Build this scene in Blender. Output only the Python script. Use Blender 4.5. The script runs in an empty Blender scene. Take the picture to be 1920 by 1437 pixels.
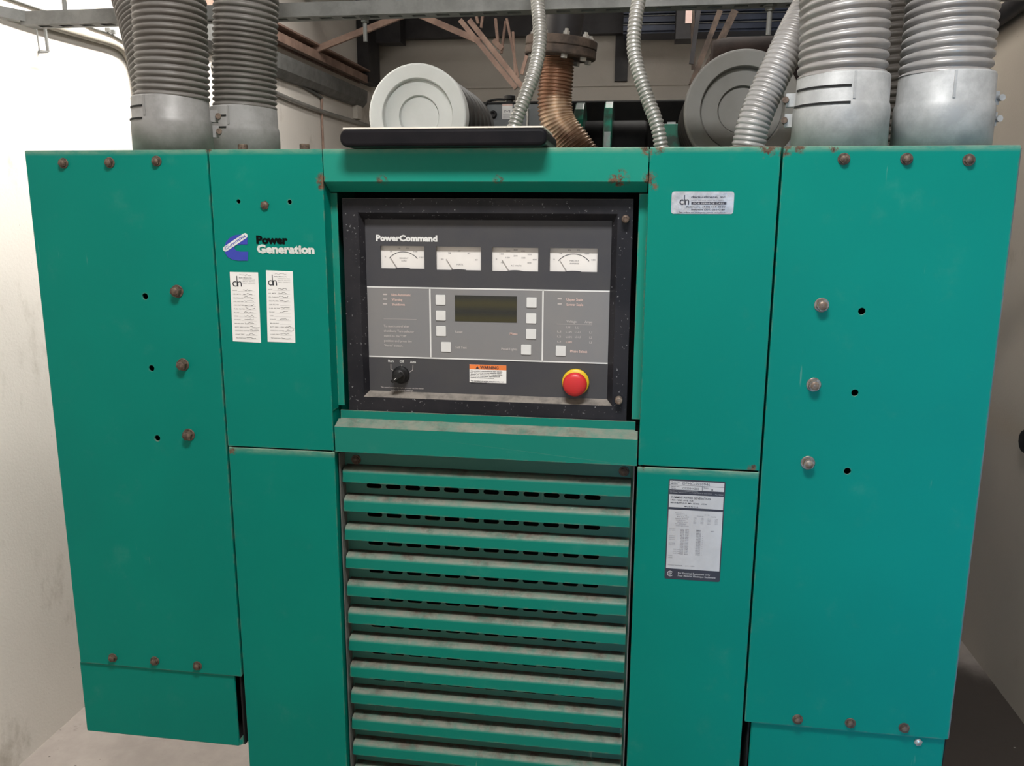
import bpy, bmesh, math, random
from mathutils import Vector, Matrix, noise
random.seed(7)
S = bpy.context.scene
COL = S.collection
# ------------------------------------------------------------------ camera maths
TOP = 1.62                                   # height of the cabinet top above the floor
YAW, PIT, ROL = 0.14550493, -0.20402819, 0.00499157
CAM = Vector((1.01787204, -1.31293962, -0.09314852 + TOP)); F = 1569.243
RM = Matrix.Rotation(YAW, 3, 'Z') @ Matrix.Rotation(PIT, 3, 'X') @ Matrix.Rotation(-ROL, 3, 'Y')
def ray(px, py): return RM @ Vector(((px-960)/F, 1, (718.5-py)/F))
def at(px, py, y):                           # point on the upright plane at depth y
    d = ray(px, py); return CAM + d*((y-CAM.y)/d.y)
def atx(px, py, x):
    d = ray(px, py); return CAM + d*((x-CAM.x)/d.x)
def dep(P): return (RM.transposed() @ (Vector(P)-CAM)).y
def mpp(P): return dep(P)/F                  # metres per pixel

# ------------------------------------------------------------------ materials
MATS = {}
def nodes_of(name):
    m = bpy.data.materials.new(name); m.use_nodes = True
    nt = m.node_tree; b = nt.nodes['Principled BSDF']; MATS[name] = m
    return m, nt, b
def N(nt, t, **kw):
    n = nt.nodes.new(t)
    for k, v in kw.items():
        if k in n.inputs.keys(): n.inputs[k].default_value = v
        else: setattr(n, k, v)
    return n
def mixc(nt, fac, a, b):
    n = nt.nodes.new('ShaderNodeMix'); n.data_type = 'RGBA'
    if isinstance(fac, float): n.inputs[0].default_value = fac
    else: nt.links.new(fac, n.inputs[0])
    for i, c in ((6, a), (7, b)):
        if isinstance(c, tuple): n.inputs[i].default_value = (*c, 1)
        else: nt.links.new(c, n.inputs[i])
    return n.outputs[2]
def math_(nt, op, a, b=0.0, clamp=False):
    n = nt.nodes.new('ShaderNodeMath'); n.operation = op; n.use_clamp = clamp
    for i, c in ((0, a), (1, b)):
        if isinstance(c, (int, float)): n.inputs[i].default_value = c
        else: nt.links.new(c, n.inputs[i])
    return n.outputs[0]
def maprange(nt, v, a, b, c=0.0, d=1.0):
    n = nt.nodes.new('ShaderNodeMapRange'); n.interpolation_type = 'SMOOTHSTEP'
    nt.links.new(v, n.inputs[0])
    for i, k in enumerate((a, b, c, d)): n.inputs[i+1].default_value = k
    return n.outputs[0]
def noise_(nt, scale, detail=4.0, rough=0.6, stretch=None):
    geo = nt.nodes.new('ShaderNodeNewGeometry'); v = geo.outputs['Position']
    if stretch:
        mp = nt.nodes.new('ShaderNodeMapping'); mp.inputs['Scale'].default_value = stretch
        nt.links.new(v, mp.inputs[0]); v = mp.outputs[0]
    n = N(nt, 'ShaderNodeTexNoise'); n.inputs['Scale'].default_value = scale
    n.inputs['Detail'].default_value = detail; n.inputs['Roughness'].default_value = rough
    nt.links.new(v, n.inputs['Vector']); return n.outputs[0]
def bump(nt, b, h, strength, dist=0.002):
    n = nt.nodes.new('ShaderNodeBump'); n.inputs['Strength'].default_value = strength
    n.inputs['Distance'].default_value = dist; nt.links.new(h, n.inputs['Height'])
    nt.links.new(n.outputs[0], b.inputs['Normal'])
def simple(name, c, rough=0.5, metal=0.0, c2=None, scale=30.0, bmp=0.0, bscale=200.0, thr=(0.35, 0.65), spec=0.5, stretch=None):
    m, nt, b = nodes_of(name)
    b.inputs['Roughness'].default_value = rough; b.inputs['Metallic'].default_value = metal
    b.inputs['Specular IOR Level'].default_value = spec
    if c2 is None: c2 = tuple(x*0.88 for x in c)
    f = maprange(nt, noise_(nt, scale, stretch=stretch), *thr)
    nt.links.new(mixc(nt, f, c, c2), b.inputs['Base Color'])
    if bmp: bump(nt, b, noise_(nt, bscale, 2.0), bmp)
    return m

def paint(name, base, base2, dust_amt, rust_pts=(), edge=True, deep=False):
    m, nt, b = nodes_of(name)
    b.inputs['Roughness'].default_value = 0.45; b.inputs['Specular IOR Level'].default_value = 0.14
    geo = nt.nodes.new('ShaderNodeNewGeometry')
    col = mixc(nt, maprange(nt, noise_(nt, 2.2, 3.0), .35, .65), base, base2)
    col = mixc(nt, maprange(nt, noise_(nt, 14.0, 6.0, .7), .55, .8, 0, .18), col, (0.10, 0.30, 0.23))
    # small scuffs and specks
    sp = maprange(nt, noise_(nt, 260.0, 2.0), .76, .80)
    col = mixc(nt, math_(nt, 'MULTIPLY', sp, 0.5), col, (0.012, 0.05, 0.04))
    # dust lying on upward faces
    sep = nt.nodes.new('ShaderNodeSeparateXYZ'); nt.links.new(geo.outputs['Normal'], sep.inputs[0])
    up = maprange(nt, sep.outputs[2], 0.10, 0.95)
    dn = maprange(nt, noise_(nt, 38.0, 6.0, .75), .30, .62, 0.55, 1.0)
    d = math_(nt, 'MULTIPLY', math_(nt, 'MULTIPLY', up, dn), dust_amt, True)
    dc = mixc(nt, maprange(nt, noise_(nt, 55.0, 5.0, .7), .50, .68), (0.30, 0.275, 0.235), (0.15, 0.09, 0.062))
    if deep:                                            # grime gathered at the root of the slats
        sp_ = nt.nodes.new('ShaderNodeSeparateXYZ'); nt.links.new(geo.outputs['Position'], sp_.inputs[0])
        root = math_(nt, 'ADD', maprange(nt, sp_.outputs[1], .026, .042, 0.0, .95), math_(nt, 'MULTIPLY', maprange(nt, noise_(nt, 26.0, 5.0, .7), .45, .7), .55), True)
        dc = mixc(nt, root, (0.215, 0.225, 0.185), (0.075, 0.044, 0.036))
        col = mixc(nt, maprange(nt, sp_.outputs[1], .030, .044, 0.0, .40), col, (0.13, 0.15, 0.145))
    col = mixc(nt, d, col, dc)
    # scuffed, dusty top folds of the panels
    sz = nt.nodes.new('ShaderNodeSeparateXYZ'); nt.links.new(geo.outputs['Position'], sz.inputs[0])
    tf = maprange(nt, sz.outputs[2], TOP-.010, TOP-.001)
    lf = math_(nt, 'MULTIPLY', maprange(nt, sz.outputs[2], 1.1085, 1.1205), maprange(nt, sz.outputs[2], 1.1222, 1.1216))
    side_ = math_(nt, 'MAXIMUM', math_(nt, 'MULTIPLY', maprange(nt, sz.outputs[0], .5210, .5206), maprange(nt, sz.outputs[0], .3270, .3274)), math_(nt, 'MULTIPLY', maprange(nt, sz.outputs[0], 1.0305, 1.0312), maprange(nt, sz.outputs[0], 1.2240, 1.2236)))
    tf = math_(nt, 'MAXIMUM', tf, math_(nt, 'MULTIPLY', lf, side_))
    tn = maprange(nt, noise_(nt, 30.0, 6.0, .7, (1, 1, 3)), .30, .65, .25, 1.0)
    col = mixc(nt, math_(nt, 'MULTIPLY', math_(nt, 'MULTIPLY', tf, tn), .62), col, (0.24, 0.34, 0.25))
    # pale drips and chips
    dr = maprange(nt, noise_(nt, 60.0, 4.0, .6, (1.0, 1.0, 0.10)), .69, .75)
    col = mixc(nt, math_(nt, 'MULTIPLY', dr, 0.35*min(1, dust_amt)), col, (0.33, 0.42, 0.36))
    if edge:                                            # worn, scraped folds of the sheet metal
        bv = nt.nodes.new('ShaderNodeBevel'); bv.samples = 6; bv.inputs['Radius'].default_value = 0.004
        dp = nt.nodes.new('ShaderNodeVectorMath'); dp.operation = 'DOT_PRODUCT'
        nt.links.new(bv.outputs[0], dp.inputs[0]); nt.links.new(geo.outputs['Normal'], dp.inputs[1])
        e = maprange(nt, dp.outputs['Value'], 0.995, 0.80)
        en = maprange(nt, noise_(nt, 45.0, 5.0, .75), .44, .64)
        e = math_(nt, 'MULTIPLY', math_(nt, 'MULTIPLY', e, en), 0.75)
        col = mixc(nt, e, col, (0.21, 0.19, 0.13))
    acc = None
    for (x, z, r) in rust_pts:
        vm = nt.nodes.new('ShaderNodeVectorMath'); vm.operation = 'DISTANCE'
        nt.links.new(geo.outputs['Position'], vm.inputs[0]); vm.inputs[1].default_value = (x, 0.0, z)
        k = maprange(nt, vm.outputs['Value'], r, 0.0)
        acc = k if acc is None else math_(nt, 'MAXIMUM', acc, k)
    if acc is not None:
        rn = math_(nt, 'MULTIPLY', acc, maprange(nt, noise_(nt, 90.0, 6.0, .8), .30, .66))
        k = maprange(nt, rn, .20, .62)
        rc = mixc(nt, maprange(nt, noise_(nt, 130.0, 4.0), .4, .62), (0.145, 0.092, 0.058), (0.070, 0.034, 0.024))
        col = mixc(nt, k, col, rc)
    nt.links.new(col, b.inputs['Base Color'])
    bump(nt, b, noise_(nt, 90.0, 3.0), 0.05, 0.001)
    return m

def P2(px, py, r): p = at(px, py, 0.0); return (p.x, p.z, r)
rust = [P2(1218, 335, .022), P2(1214, 280, .022), P2(1235, 277, .02), P2(1225, 350, .014), P2(602, 338, .02), P2(602, 350, .013),
        P2(716, 338, .018), P2(1160, 338, .03), P2(935, 338, .016), P2(1180, 795, .016), P2(640, 798, .012), P2(435, 846, .014),
        P2(1470, 277, .025), P2(1440, 275, .03), P2(1410, 878, .014), P2(1205, 878, .012), P2(1500, 277, .018), P2(1563, 277, .014), P2(628, 852, .012), P2(390, 280, .012)]
G1, G2 = (0.0, 0.207, 0.158), (0.0, 0.191, 0.148)
paint('teal_paint', G1, G2, 0.6, rust)
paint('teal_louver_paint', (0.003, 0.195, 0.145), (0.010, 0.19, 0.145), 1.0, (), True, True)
paint('pale_teal_paint', (0.006, 0.228, 0.168), (0.016, 0.238, 0.178), .6, rust)  # slightly paler teal for the header and opening strips
simple('engine_green', (0.006, 0.19, 0.12), .35, 0, (0.022, 0.055, 0.038), 14, .1, 60, (.40, .56))
simple('engine_black', (0.002, 0.002, 0.002), .6, 0, (0.005, 0.0045, 0.004), 20, .1, 60, spec=.08)
simple('filter_shaded', (0.24, 0.236, 0.224), .55, 0, (0.21, 0.204, 0.19), 6, .03, 80, spec=.3)
simple('cream_paint', (0.33, 0.30, 0.25), .55, 0, (0.27, 0.24, 0.20), 9)
def galvanised(name, a, b_, rough):
    m, nt, b = nodes_of(name)
    b.inputs['Metallic'].default_value = 0.2; b.inputs['Roughness'].default_value = rough
    f = maprange(nt, noise_(nt, 22.0, 6.0, .7), .35, .65)
    nt.links.new(mixc(nt, f, a, b_), b.inputs['Base Color'])
    nt.links.new(maprange(nt, noise_(nt, 12.0, 3.0), .3, .7, rough-.1, rough+.12), b.inputs['Roughness'])
    bump(nt, b, noise_(nt, 70.0, 3.0), .12, .001)
galvanised('clamp_alloy', (0.44, 0.445, 0.445), (0.33, 0.335, 0.335), .56)
galvanised('shaded_alloy', (0.27, 0.265, 0.26), (0.21, 0.205, 0.20), .6)  # darker copy of clamp_alloy, shade of the backlit collars painted in
galvanised('strut_steel', (0.18, 0.18, 0.172), (0.135, 0.135, 0.128), .6)
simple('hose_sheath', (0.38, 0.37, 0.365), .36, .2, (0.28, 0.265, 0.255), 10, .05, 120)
simple('shaded_sheath', (0.165, 0.155, 0.145), .5, .1, (0.12, 0.108, 0.098), 10, .05, 120, spec=.3)  # darker copy of hose_sheath, backlit shade put into the colour
simple('small_conduit_steel', (0.46, 0.45, 0.43), .38, .6, (0.34, 0.33, 0.31), 12)
simple('bronze', (0.66, 0.50, 0.36), .38, .6, (0.26, 0.14, 0.085), 7, .08, 60, (.36, .56))
simple('rust_and_shade_brown', (0.12, 0.085, 0.065), .75, .2, (0.055, 0.04, 0.032), 25, .3, 90)
simple('turbo_rust', (0.035, 0.022, 0.018), .8, 0, (0.02, 0.013, 0.011), 20, .2, 60, spec=.2)
simple('rusty_bolt', (0.16, 0.115, 0.085), .62, .35, (0.075, 0.05, 0.04), 160, .25, 300)
simple('zinc_bolt', (0.30, 0.255, 0.21), .45, .5, (0.17, 0.12, 0.09), 140, .2, 300)
simple('bright_bolt', (0.62, 0.61, 0.58), .3, .7)
simple('primer_brown', (0.34, 0.225, 0.175), .6, 0, (0.22, 0.14, 0.11), 12, .1, 60)
simple('dark_steel', (0.035, 0.032, 0.034), .55, .2, (0.02, 0.018, 0.02), 10)
simple('decking_blue', (0.035, 0.045, 0.075), .45, .3, (0.02, 0.025, 0.045), 6)
simple('black_void', (0.006, 0.006, 0.006), .9)
simple('black_rubber', (0.010, 0.010, 0.011), .45, 0, (0.016, 0.015, 0.015), 40, spec=.3)
simple('tray_plastic', (0.007, 0.007, 0.009), .38, 0, (0.011, 0.010, 0.012), 20, .03, 100, spec=.12)
simple('filter_black', (0.02, 0.019, 0.017), .5, 0, (0.035, 0.03, 0.026), 14)
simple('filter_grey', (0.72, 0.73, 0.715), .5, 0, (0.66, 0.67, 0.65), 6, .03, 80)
simple('charger_grey', (0.16, 0.17, 0.175), .4, .3)
simple('face_plate', (0.056, 0.056, 0.064), .5, 0, (0.064, 0.063, 0.067), 9, .03, 400, spec=.3)
simple('overlay_grey', (0.205, 0.205, 0.212), .5, 0, (0.222, 0.215, 0.213), 7)
simple('print_white', (0.74, 0.74, 0.73), .5, 0, (0.70, 0.70, 0.69))
simple('print_pale', (0.46, 0.43, 0.42), .5, 0, (0.50, 0.45, 0.44))
simple('print_pink', (0.70, 0.52, 0.47), .5, 0, (0.66, 0.46, 0.41))
simple('button_white', (0.70, 0.70, 0.69), .4, 0, (0.66, 0.66, 0.65), 25)
simple('gauge_card', (0.80, 0.77, 0.74), .6, 0, (0.76, 0.73, 0.70), 20)
simple('ink_dark', (0.03, 0.03, 0.04), .6)
simple('ink_grey', (0.24, 0.23, 0.24), .6)
simple('ink_faint', (0.42, 0.40, 0.41), .6)
simple('needle', (0.16, 0.12, 0.12), .5)
simple('red_plastic', (0.55, 0.020, 0.022), .42, 0, (0.50, 0.025, 0.028), 30)
simple('yellow_plastic', (0.70, 0.48, 0.015), .45, 0, (0.64, 0.42, 0.012), 30)
simple('orange_print', (0.85, 0.22, 0.05), .55)
simple('label_white', (0.84, 0.83, 0.81), .6, 0, (0.80, 0.79, 0.77), 16)
simple('label_grey', (0.52, 0.52, 0.53), .5, 0, (0.47, 0.47, 0.48), 26)
simple('plate_ink', (0.035, 0.035, 0.05), .5)
simple('logo_blue', (0.035, 0.055, 0.42), .45)
simple('logo_white', (0.80, 0.80, 0.80), .45, 0, (0.62, 0.64, 0.62), 40)
simple('logo_black', (0.002, 0.003, 0.003), .6, spec=.1)
simple('logo_silver', (0.66, 0.68, 0.65), .45, 0, (0.56, 0.58, 0.55), 60)
simple('paper', (0.82, 0.77, 0.68), .7)
m, nt, b = nodes_of('foil_label'); b.inputs['Metallic'].default_value = .45; b.inputs['Roughness'].default_value = .36
nt.links.new(mixc(nt, maprange(nt, noise_(nt, 60.0, 4.0), .35, .65), (0.56, 0.55, 0.56), (0.40, 0.39, 0.40)), b.inputs['Base Color'])
bump(nt, b, noise_(nt, 130.0, 3.0), .6, .002)
# black powder coat with pale chips
m, nt, b = nodes_of('bezel_black'); b.inputs['Roughness'].default_value = .42; b.inputs['Specular IOR Level'].default_value = .16
c = mixc(nt, maprange(nt, noise_(nt, 12.0, 4.0), .35, .65), (0.016, 0.016, 0.020), (0.026, 0.025, 0.029))
c = mixc(nt, maprange(nt, noise_(nt, 210.0, 3.0, .5), .665, .72, 0, .6), c, (0.30, 0.30, 0.31))
geo = nt.nodes.new('ShaderNodeNewGeometry'); sep = nt.nodes.new('ShaderNodeSeparateXYZ'); nt.links.new(geo.outputs['Normal'], sep.inputs[0])
dm = math_(nt, 'MULTIPLY', maprange(nt, sep.outputs[2], .2, .7), maprange(nt, noise_(nt, 50.0, 5.0), .3, .6, .5, .95))
c = mixc(nt, dm, c, (0.24, 0.215, 0.19)); nt.links.new(c, b.inputs['Base Color'])
# LCD
m, nt, b = nodes_of('display_glass'); b.inputs['Roughness'].default_value = .22
wv = nt.nodes.new('ShaderNodeTexWave'); wv.bands_direction = 'Z'; wv.inputs['Scale'].default_value = 12.0; wv.inputs['Distortion'].default_value = .6
geo = nt.nodes.new('ShaderNodeNewGeometry'); nt.links.new(geo.outputs['Position'], wv.inputs['Vector'])
nt.links.new(mixc(nt, wv.outputs[0], (0.014, 0.015, 0.011), (0.034, 0.030, 0.008)), b.inputs['Base Color'])
# walls
def wall_mat(name, base, dirty, grime):
    m, nt, b = nodes_of(name); b.inputs['Roughness'].default_value = .6
    c = mixc(nt, maprange(nt, noise_(nt, 1.7, 5.0, .6), .35, .7), base, tuple(x*.92 for x in base))
    c = mixc(nt, maprange(nt, noise_(nt, 3.4, 6.0, .7, (1, 1, .6)), .56, .74, 0, grime), c, dirty)
    c = mixc(nt, maprange(nt, noise_(nt, 60.0, 3.0), .74, .78, 0, .6), c, (0.2, 0.18, 0.15))
    nt.links.new(c, b.inputs['Base Color']); bump(nt, b, noise_(nt, 130.0, 3.0), .25, .002)
wall_mat('wall_white', (0.70, 0.655, 0.60), (0.34, 0.30, 0.25), .75)
wall_mat('wall_beige', (0.52, 0.46, 0.385), (0.30, 0.25, 0.19), .6)
wall_mat('wall_back', (0.44, 0.41, 0.365), (0.30, 0.27, 0.23), .4)
wall_mat('roof_dark', (0.10, 0.10, 0.11), (0.05, 0.05, 0.06), .5)
m, nt, b = nodes_of('floor_concrete'); b.inputs['Roughness'].default_value = .55
c = mixc(nt, maprange(nt, noise_(nt, 4.0, 7.0, .65), .32, .68), (0.40, 0.35, 0.315), (0.30, 0.26, 0.235))
c = mixc(nt, maprange(nt, noise_(nt, 9.0, 6.0, .7), .60, .70, 0, .6), c, (0.17, 0.145, 0.13))
c = mixc(nt, maprange(nt, noise_(nt, 40.0, 3.0), .70, .73), c, (0.10, 0.085, 0.075))
geo = nt.nodes.new('ShaderNodeNewGeometry'); vd = nt.nodes.new('ShaderNodeVectorMath'); vd.operation = 'DISTANCE'   # shade on the floor right of the set, painted as a dark patch
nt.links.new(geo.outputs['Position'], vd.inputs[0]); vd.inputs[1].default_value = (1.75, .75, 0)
floor_shade = math_(nt, 'SUBTRACT', maprange(nt, vd.outputs['Value'], 1.15, .55), math_(nt, 'MULTIPLY', noise_(nt, 7.0, 5.0, .7), .35))
c = mixc(nt, maprange(nt, floor_shade, .05, .5, 0, .93), c, (0.045, 0.034, 0.028))
c = mixc(nt, maprange(nt, noise_(nt, 27.0, 3.0), .73, .75), c, (0.62, 0.57, 0.52))
nt.links.new(c, b.inputs['Base Color']); bump(nt, b, noise_(nt, 40.0, 5.0), .3, .003)
m, nt, b = nodes_of('lamp_glow'); b.inputs['Base Color'].default_value = (.9, .9, .9, 1)
b.inputs['Emission Color'].default_value = (1, .97, .93, 1); b.inputs['Emission Strength'].default_value = 3.0

# ------------------------------------------------------------------ mesh builder
_txt = {}
def text_geo(s, bold):
    k = (s, bold)
    if k in _txt: return _txt[k]
    cu = bpy.data.curves.new('t', 'FONT'); cu.body = s; cu.size = 1; cu.offset = bold; cu.resolution_u = 2
    o = bpy.data.objects.new('t', cu); COL.objects.link(o)
    dg = bpy.context.evaluated_depsgraph_get(); dg.update()
    me = bpy.data.meshes.new_from_object(o.evaluated_get(dg))
    v = [tuple(p.co) for p in me.vertices]; f = [tuple(p.vertices) for p in me.polygons]
    bpy.data.objects.remove(o); bpy.data.curves.remove(cu); bpy.data.meshes.remove(me)
    if v:
        x0 = min(p[0] for p in v); x1 = max(p[0] for p in v)
        _txt[k] = ([(p[0]-x0, p[1]) for p in v], f, x1-x0)
    else: _txt[k] = ([], [], 1)
    return _txt[k]

class MB:
    def __init__(s): s.v = []; s.f = []; s.m = []; s.mats = []; s.sm = []
    def mi(s, mat):
        if mat not in s.mats: s.mats.append(mat)
        return s.mats.index(mat)
    def add(s, vs, fs, mat, smooth=False):
        o = len(s.v); s.v += [Vector(p) for p in vs]
        for f in fs: s.f.append(tuple(i+o for i in f)); s.m.append(s.mi(mat)); s.sm.append(smooth)
    def box(s, x0, x1, y0, y1, z0, z1, mat):
        s.add([(x, y, z) for z in (z0, z1) for y in (y0, y1) for x in (x0, x1)],
              [(0, 2, 3, 1), (4, 5, 7, 6), (0, 1, 5, 4), (2, 6, 7, 3), (0, 4, 6, 2), (1, 3, 7, 5)], mat)
    def rect(s, x0, x1, z0, z1, y, mat): s.add([(x0, y, z0), (x1, y, z0), (x1, y, z1), (x0, y, z1)], [(0, 1, 2, 3)], mat)
    def prism_x(s, prof, x0, x1, mat):       # profile [(y,z)] extruded along x
        n = len(prof)
        s.add([(x0, y, z) for y, z in prof]+[(x1, y, z) for y, z in prof],
              [tuple(range(n)), tuple(range(2*n-1, n-1, -1))]+[(i, i+n, (i+1) % n+n, (i+1) % n) for i in range(n)], mat)
    def prism_y(s, prof, y0, y1, mat, smooth=False):       # profile [(x,z)] extruded along y
        n = len(prof)
        s.add([(x, y0, z) for x, z in prof]+[(x, y1, z) for x, z in prof],
              [tuple(range(n)), tuple(range(2*n-1, n-1, -1))]+[(i, (i+1) % n, (i+1) % n+n, i+n) for i in range(n)], mat, smooth)
    def bar(s, a, b, w, h, mat, up=(0, 0, 1)):
        a, b = Vector(a), Vector(b); d = (b-a).normalized(); u = Vector(up); r = d.cross(u)
        if r.length < 1e-4: r = d.cross(Vector((0, 1, 0)))
        r.normalize(); u = r.cross(d).normalized(); r *= w/2; u *= h/2
        s.add([a-r-u, a+r-u, a+r+u, a-r+u, b-r-u, b+r-u, b+r+u, b-r+u],
              [(3, 2, 1, 0), (4, 5, 6, 7), (0, 1, 5, 4), (1, 2, 6, 5), (2, 3, 7, 6), (3, 0, 4, 7)], mat)
    def tube(s, pts, rad, mat, seg=16, smooth=True, cap=True):   # rad: number or function(index) list
        pts = [Vector(p) for p in pts]; n = len(pts)
        rf = rad if callable(rad) else None
        if rf is None and not hasattr(rad, '__len__'): rad = [rad]*n
        T = [(pts[min(i+1, n-1)]-pts[max(i-1, 0)]).normalized() for i in range(n)]
        u = T[0].orthogonal().normalized(); vs = []
        for i in range(n):
            u = (u-T[i]*u.dot(T[i])).normalized(); w = T[i].cross(u)
            for k in range(seg):
                a = 2*math.pi*k/seg; vs.append(pts[i]+(u*math.cos(a)+w*math.sin(a))*(rf(i, a) if rf else rad[i]))
        fs = [(i*seg+k, i*seg+(k+1) % seg, (i+1)*seg+(k+1) % seg, (i+1)*seg+k) for i in range(n-1) for k in range(seg)]
        s.add(vs, fs, mat, smooth)
        if cap: s.add(vs[:seg], [tuple(range(seg-1, -1, -1))], mat); s.add(vs[-seg:], [tuple(range(seg))], mat)
    def lathe(s, prof, c, axis, mat, seg=40, smooth=True):       # prof [(r, h)] about axis from c
        c, ax = Vector(c), Vector(axis).normalized(); u = ax.orthogonal().normalized(); w = ax.cross(u); vs = []
        for r, h in prof:
            for k in range(seg):
                a = 2*math.pi*k/seg; vs.append(c+ax*h+(u*math.cos(a)+w*math.sin(a))*r)
        n = len(prof)
        fs = [(i*seg+k, i*seg+(k+1) % seg, (i+1)*seg+(k+1) % seg, (i+1)*seg+k) for i in range(n-1) for k in range(seg)]
        if prof[0][0] > 1e-6: fs.append(tuple(range(seg-1, -1, -1)))
        if prof[-1][0] > 1e-6: fs.append(tuple((n-1)*seg+k for k in range(seg)))
        s.add(vs, fs, mat, smooth)
    def text(s, t, px, py, w, h, y, mat, bold=0.0, off=0.0006):   # left baseline at a pixel of plane y, width and cap height in pixels
        vs, fs, W = text_geo(t, bold); p = at(px, py, y); k = mpp(p); q = at(px+w, py, y)
        sx = (q.x-p.x)/W; sz = h*k/0.70
        s.add([(p.x+a*sx, y-off, p.z+b*sz) for a, b in vs], fs, mat)
    def wtext(s, t, x, z, w, h, y, mat, bold=0.0, off=0.0006, ang=0.0):
        vs, fs, W = text_geo(t, bold); sx = w/W; sz = h/0.70; ca, sa = math.cos(ang), math.sin(ang)
        s.add([(x+a*sx*ca-b*sz*sa, y-off, z+a*sx*sa+b*sz*ca) for a, b in vs], fs, mat)
    def build(s, name, parent=None, bevel=0.0, seg=2, weld=False):
        me = bpy.data.meshes.new(name); org = Vector((0, 0, 0)); q = parent
        while q is not None: org += q.location; q = q.parent
        if parent is None:
            xs = [p.x for p in s.v]; ys = [p.y for p in s.v]; zs = [p.z for p in s.v]
            org = Vector(((min(xs)+max(xs))/2, (min(ys)+max(ys))/2, min(zs)))
        me.from_pydata([p-org for p in s.v], [], s.f)
        for mt in s.mats: me.materials.append(MATS[mt])
        me.polygons.foreach_set('material_index', s.m); me.polygons.foreach_set('use_smooth', s.sm)
        me.update()
        if weld or bevel:
            bm = bmesh.new(); bm.from_mesh(me); bmesh.ops.remove_doubles(bm, verts=bm.verts, dist=1e-5)
            bmesh.ops.recalc_face_normals(bm, faces=bm.faces); bm.to_mesh(me); bm.free()
        o = bpy.data.objects.new(name, me); COL.objects.link(o)
        if parent is not None: o.parent = parent
        else: o.location = org
        if bevel:
            md = o.modifiers.new('bevel', 'BEVEL'); md.width = bevel; md.segments = seg; md.limit_method = 'ANGLE'; md.angle_limit = math.radians(40)
        return o

def plate(name, outline, holes, y0, y1, mat, parent, bevel=0.0):     # sheet with real holes; outline and holes [(x,z)]
    bm = bmesh.new(); es = []
    for lp in [outline]+holes:
        vs = [bm.verts.new((x, y0, z)) for x, z in lp]
        es += [bm.edges.new((vs[i], vs[(i+1) % len(vs)])) for i in range(len(vs))]
    bmesh.ops.triangle_fill(bm, use_beauty=True, use_dissolve=False, edges=es)
    r = bmesh.ops.extrude_face_region(bm, geom=list(bm.faces))
    for v in [g for g in r['geom'] if isinstance(g, bmesh.types.BMVert)]: v.co.y = y1
    bmesh.ops.recalc_face_normals(bm, faces=bm.faces)
    mb = MB(); bm.verts.index_update()
    mb.add([v.co.copy() for v in bm.verts], [tuple(v.index for v in f.verts) for f in bm.faces], mat); bm.free()
    return mb.build(name, parent, bevel)
def rr(x0, x1, z0, z1, r=0.0, n=4):                                   # rounded rectangle loop
    if r <= 0: return [(x0, z0), (x1, z0), (x1, z1), (x0, z1)]
    out = []
    for cx, cz, a0 in ((x1-r, z0+r, -90), (x1-r, z1-r, 0), (x0+r, z1-r, 90), (x0+r, z0+r, 180)):
        for i in range(n+1):
            a = math.radians(a0+90*i/n); out.append((cx+r*math.cos(a), cz+r*math.sin(a)))
    return out
def circ(x, z, r, n=16): return [(x+r*math.cos(2*math.pi*i/n), z+r*math.sin(2*math.pi*i/n)) for i in range(n)]

def thing(name, loc, label, cat, group=None):
    o = bpy.data.objects.new(name, None); COL.objects.link(o); o.location = loc; o.empty_display_size = .1
    return tag(o, label, cat, group)
def tag(o, label, cat, group=None):
    o['label'] = label; o['category'] = cat
    if group: o['group'] = group
    return o
def lab(o, label): o['label'] = label; return o
def struct(o): o['kind'] = 'structure'; return o
def catmull(pts, step):
    P = [Vector(p) for p in pts]; P = [P[0]*2-P[1]]+P+[P[-1]*2-P[-2]]; dense = []
    for i in range(1, len(P)-2):
        a, b, c, d = P[i-1:i+3]
        for k in range(40):
            t = k/40; dense.append(.5*((2*b)+(-a+c)*t+(2*a-5*b+4*c-d)*t*t+(-a+3*b-3*c+d)*t**3))
    dense.append(P[-2]); out = [dense[0]]; acc = 0
    for i in range(1, len(dense)):
        a, b = dense[i-1], dense[i]; L = (b-a).length
        while acc+L >= step:
            t = (step-acc)/L; a = a.lerp(b, t); out.append(a.copy()); L = (b-a).length; acc = 0
        acc += L
    return out

# ------------------------------------------------------------------ bolts (one mesh per kind, copied)
def bolt_mesh(name, r, h, mat, washer=True):
    mb = MB()
    if washer: mb.lathe([(r*1.28, 0), (r*1.28, .0012), (r*1.2, .0018)], (0, 0, 0), (0, -1, 0), mat, 20, False)
    hx = [(r*math.cos(math.radians(60*i+14)), r*math.sin(math.radians(60*i+14))) for i in range(6)]
    mb.prism_y(hx, 0, -h, mat)
    mb.lathe([(r*.80, h-.0002), (r*.74, h+.0008), (0, h+.001)], (0, 0, 0), (0, -1, 0), mat, 16)
    o = mb.build(name); me = o.data; bpy.data.objects.remove(o)
    off = -h/2
    for v in me.vertices: v.co.y += 0
    bm = bmesh.new(); bm.from_mesh(me)
    ys = [v.co.y for v in bm.verts]; zs = [v.co.z for v in bm.verts]
    dy = max(ys); zc = (min(zs)+max(zs))/2; xs = [v.co.x for v in bm.verts]; xc = (min(xs)+max(xs))/2
    for v in bm.verts: v.co -= Vector((xc, dy, zc))
    bmesh.ops.recalc_face_normals(bm, faces=bm.faces)
    bm.to_mesh(me); bm.free(); return me
BOLT_S = bolt_mesh('bolt', .0068, .006, 'rusty_bolt')
BOLT_L = bolt_mesh('bolt', .0085, .010, 'rusty_bolt')
BOLT_Z = bolt_mesh('bolt', .0085, .010, 'zinc_bolt')
BOLT_P = bolt_mesh('bolt', .0072, .003, 'rusty_bolt', False)
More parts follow.
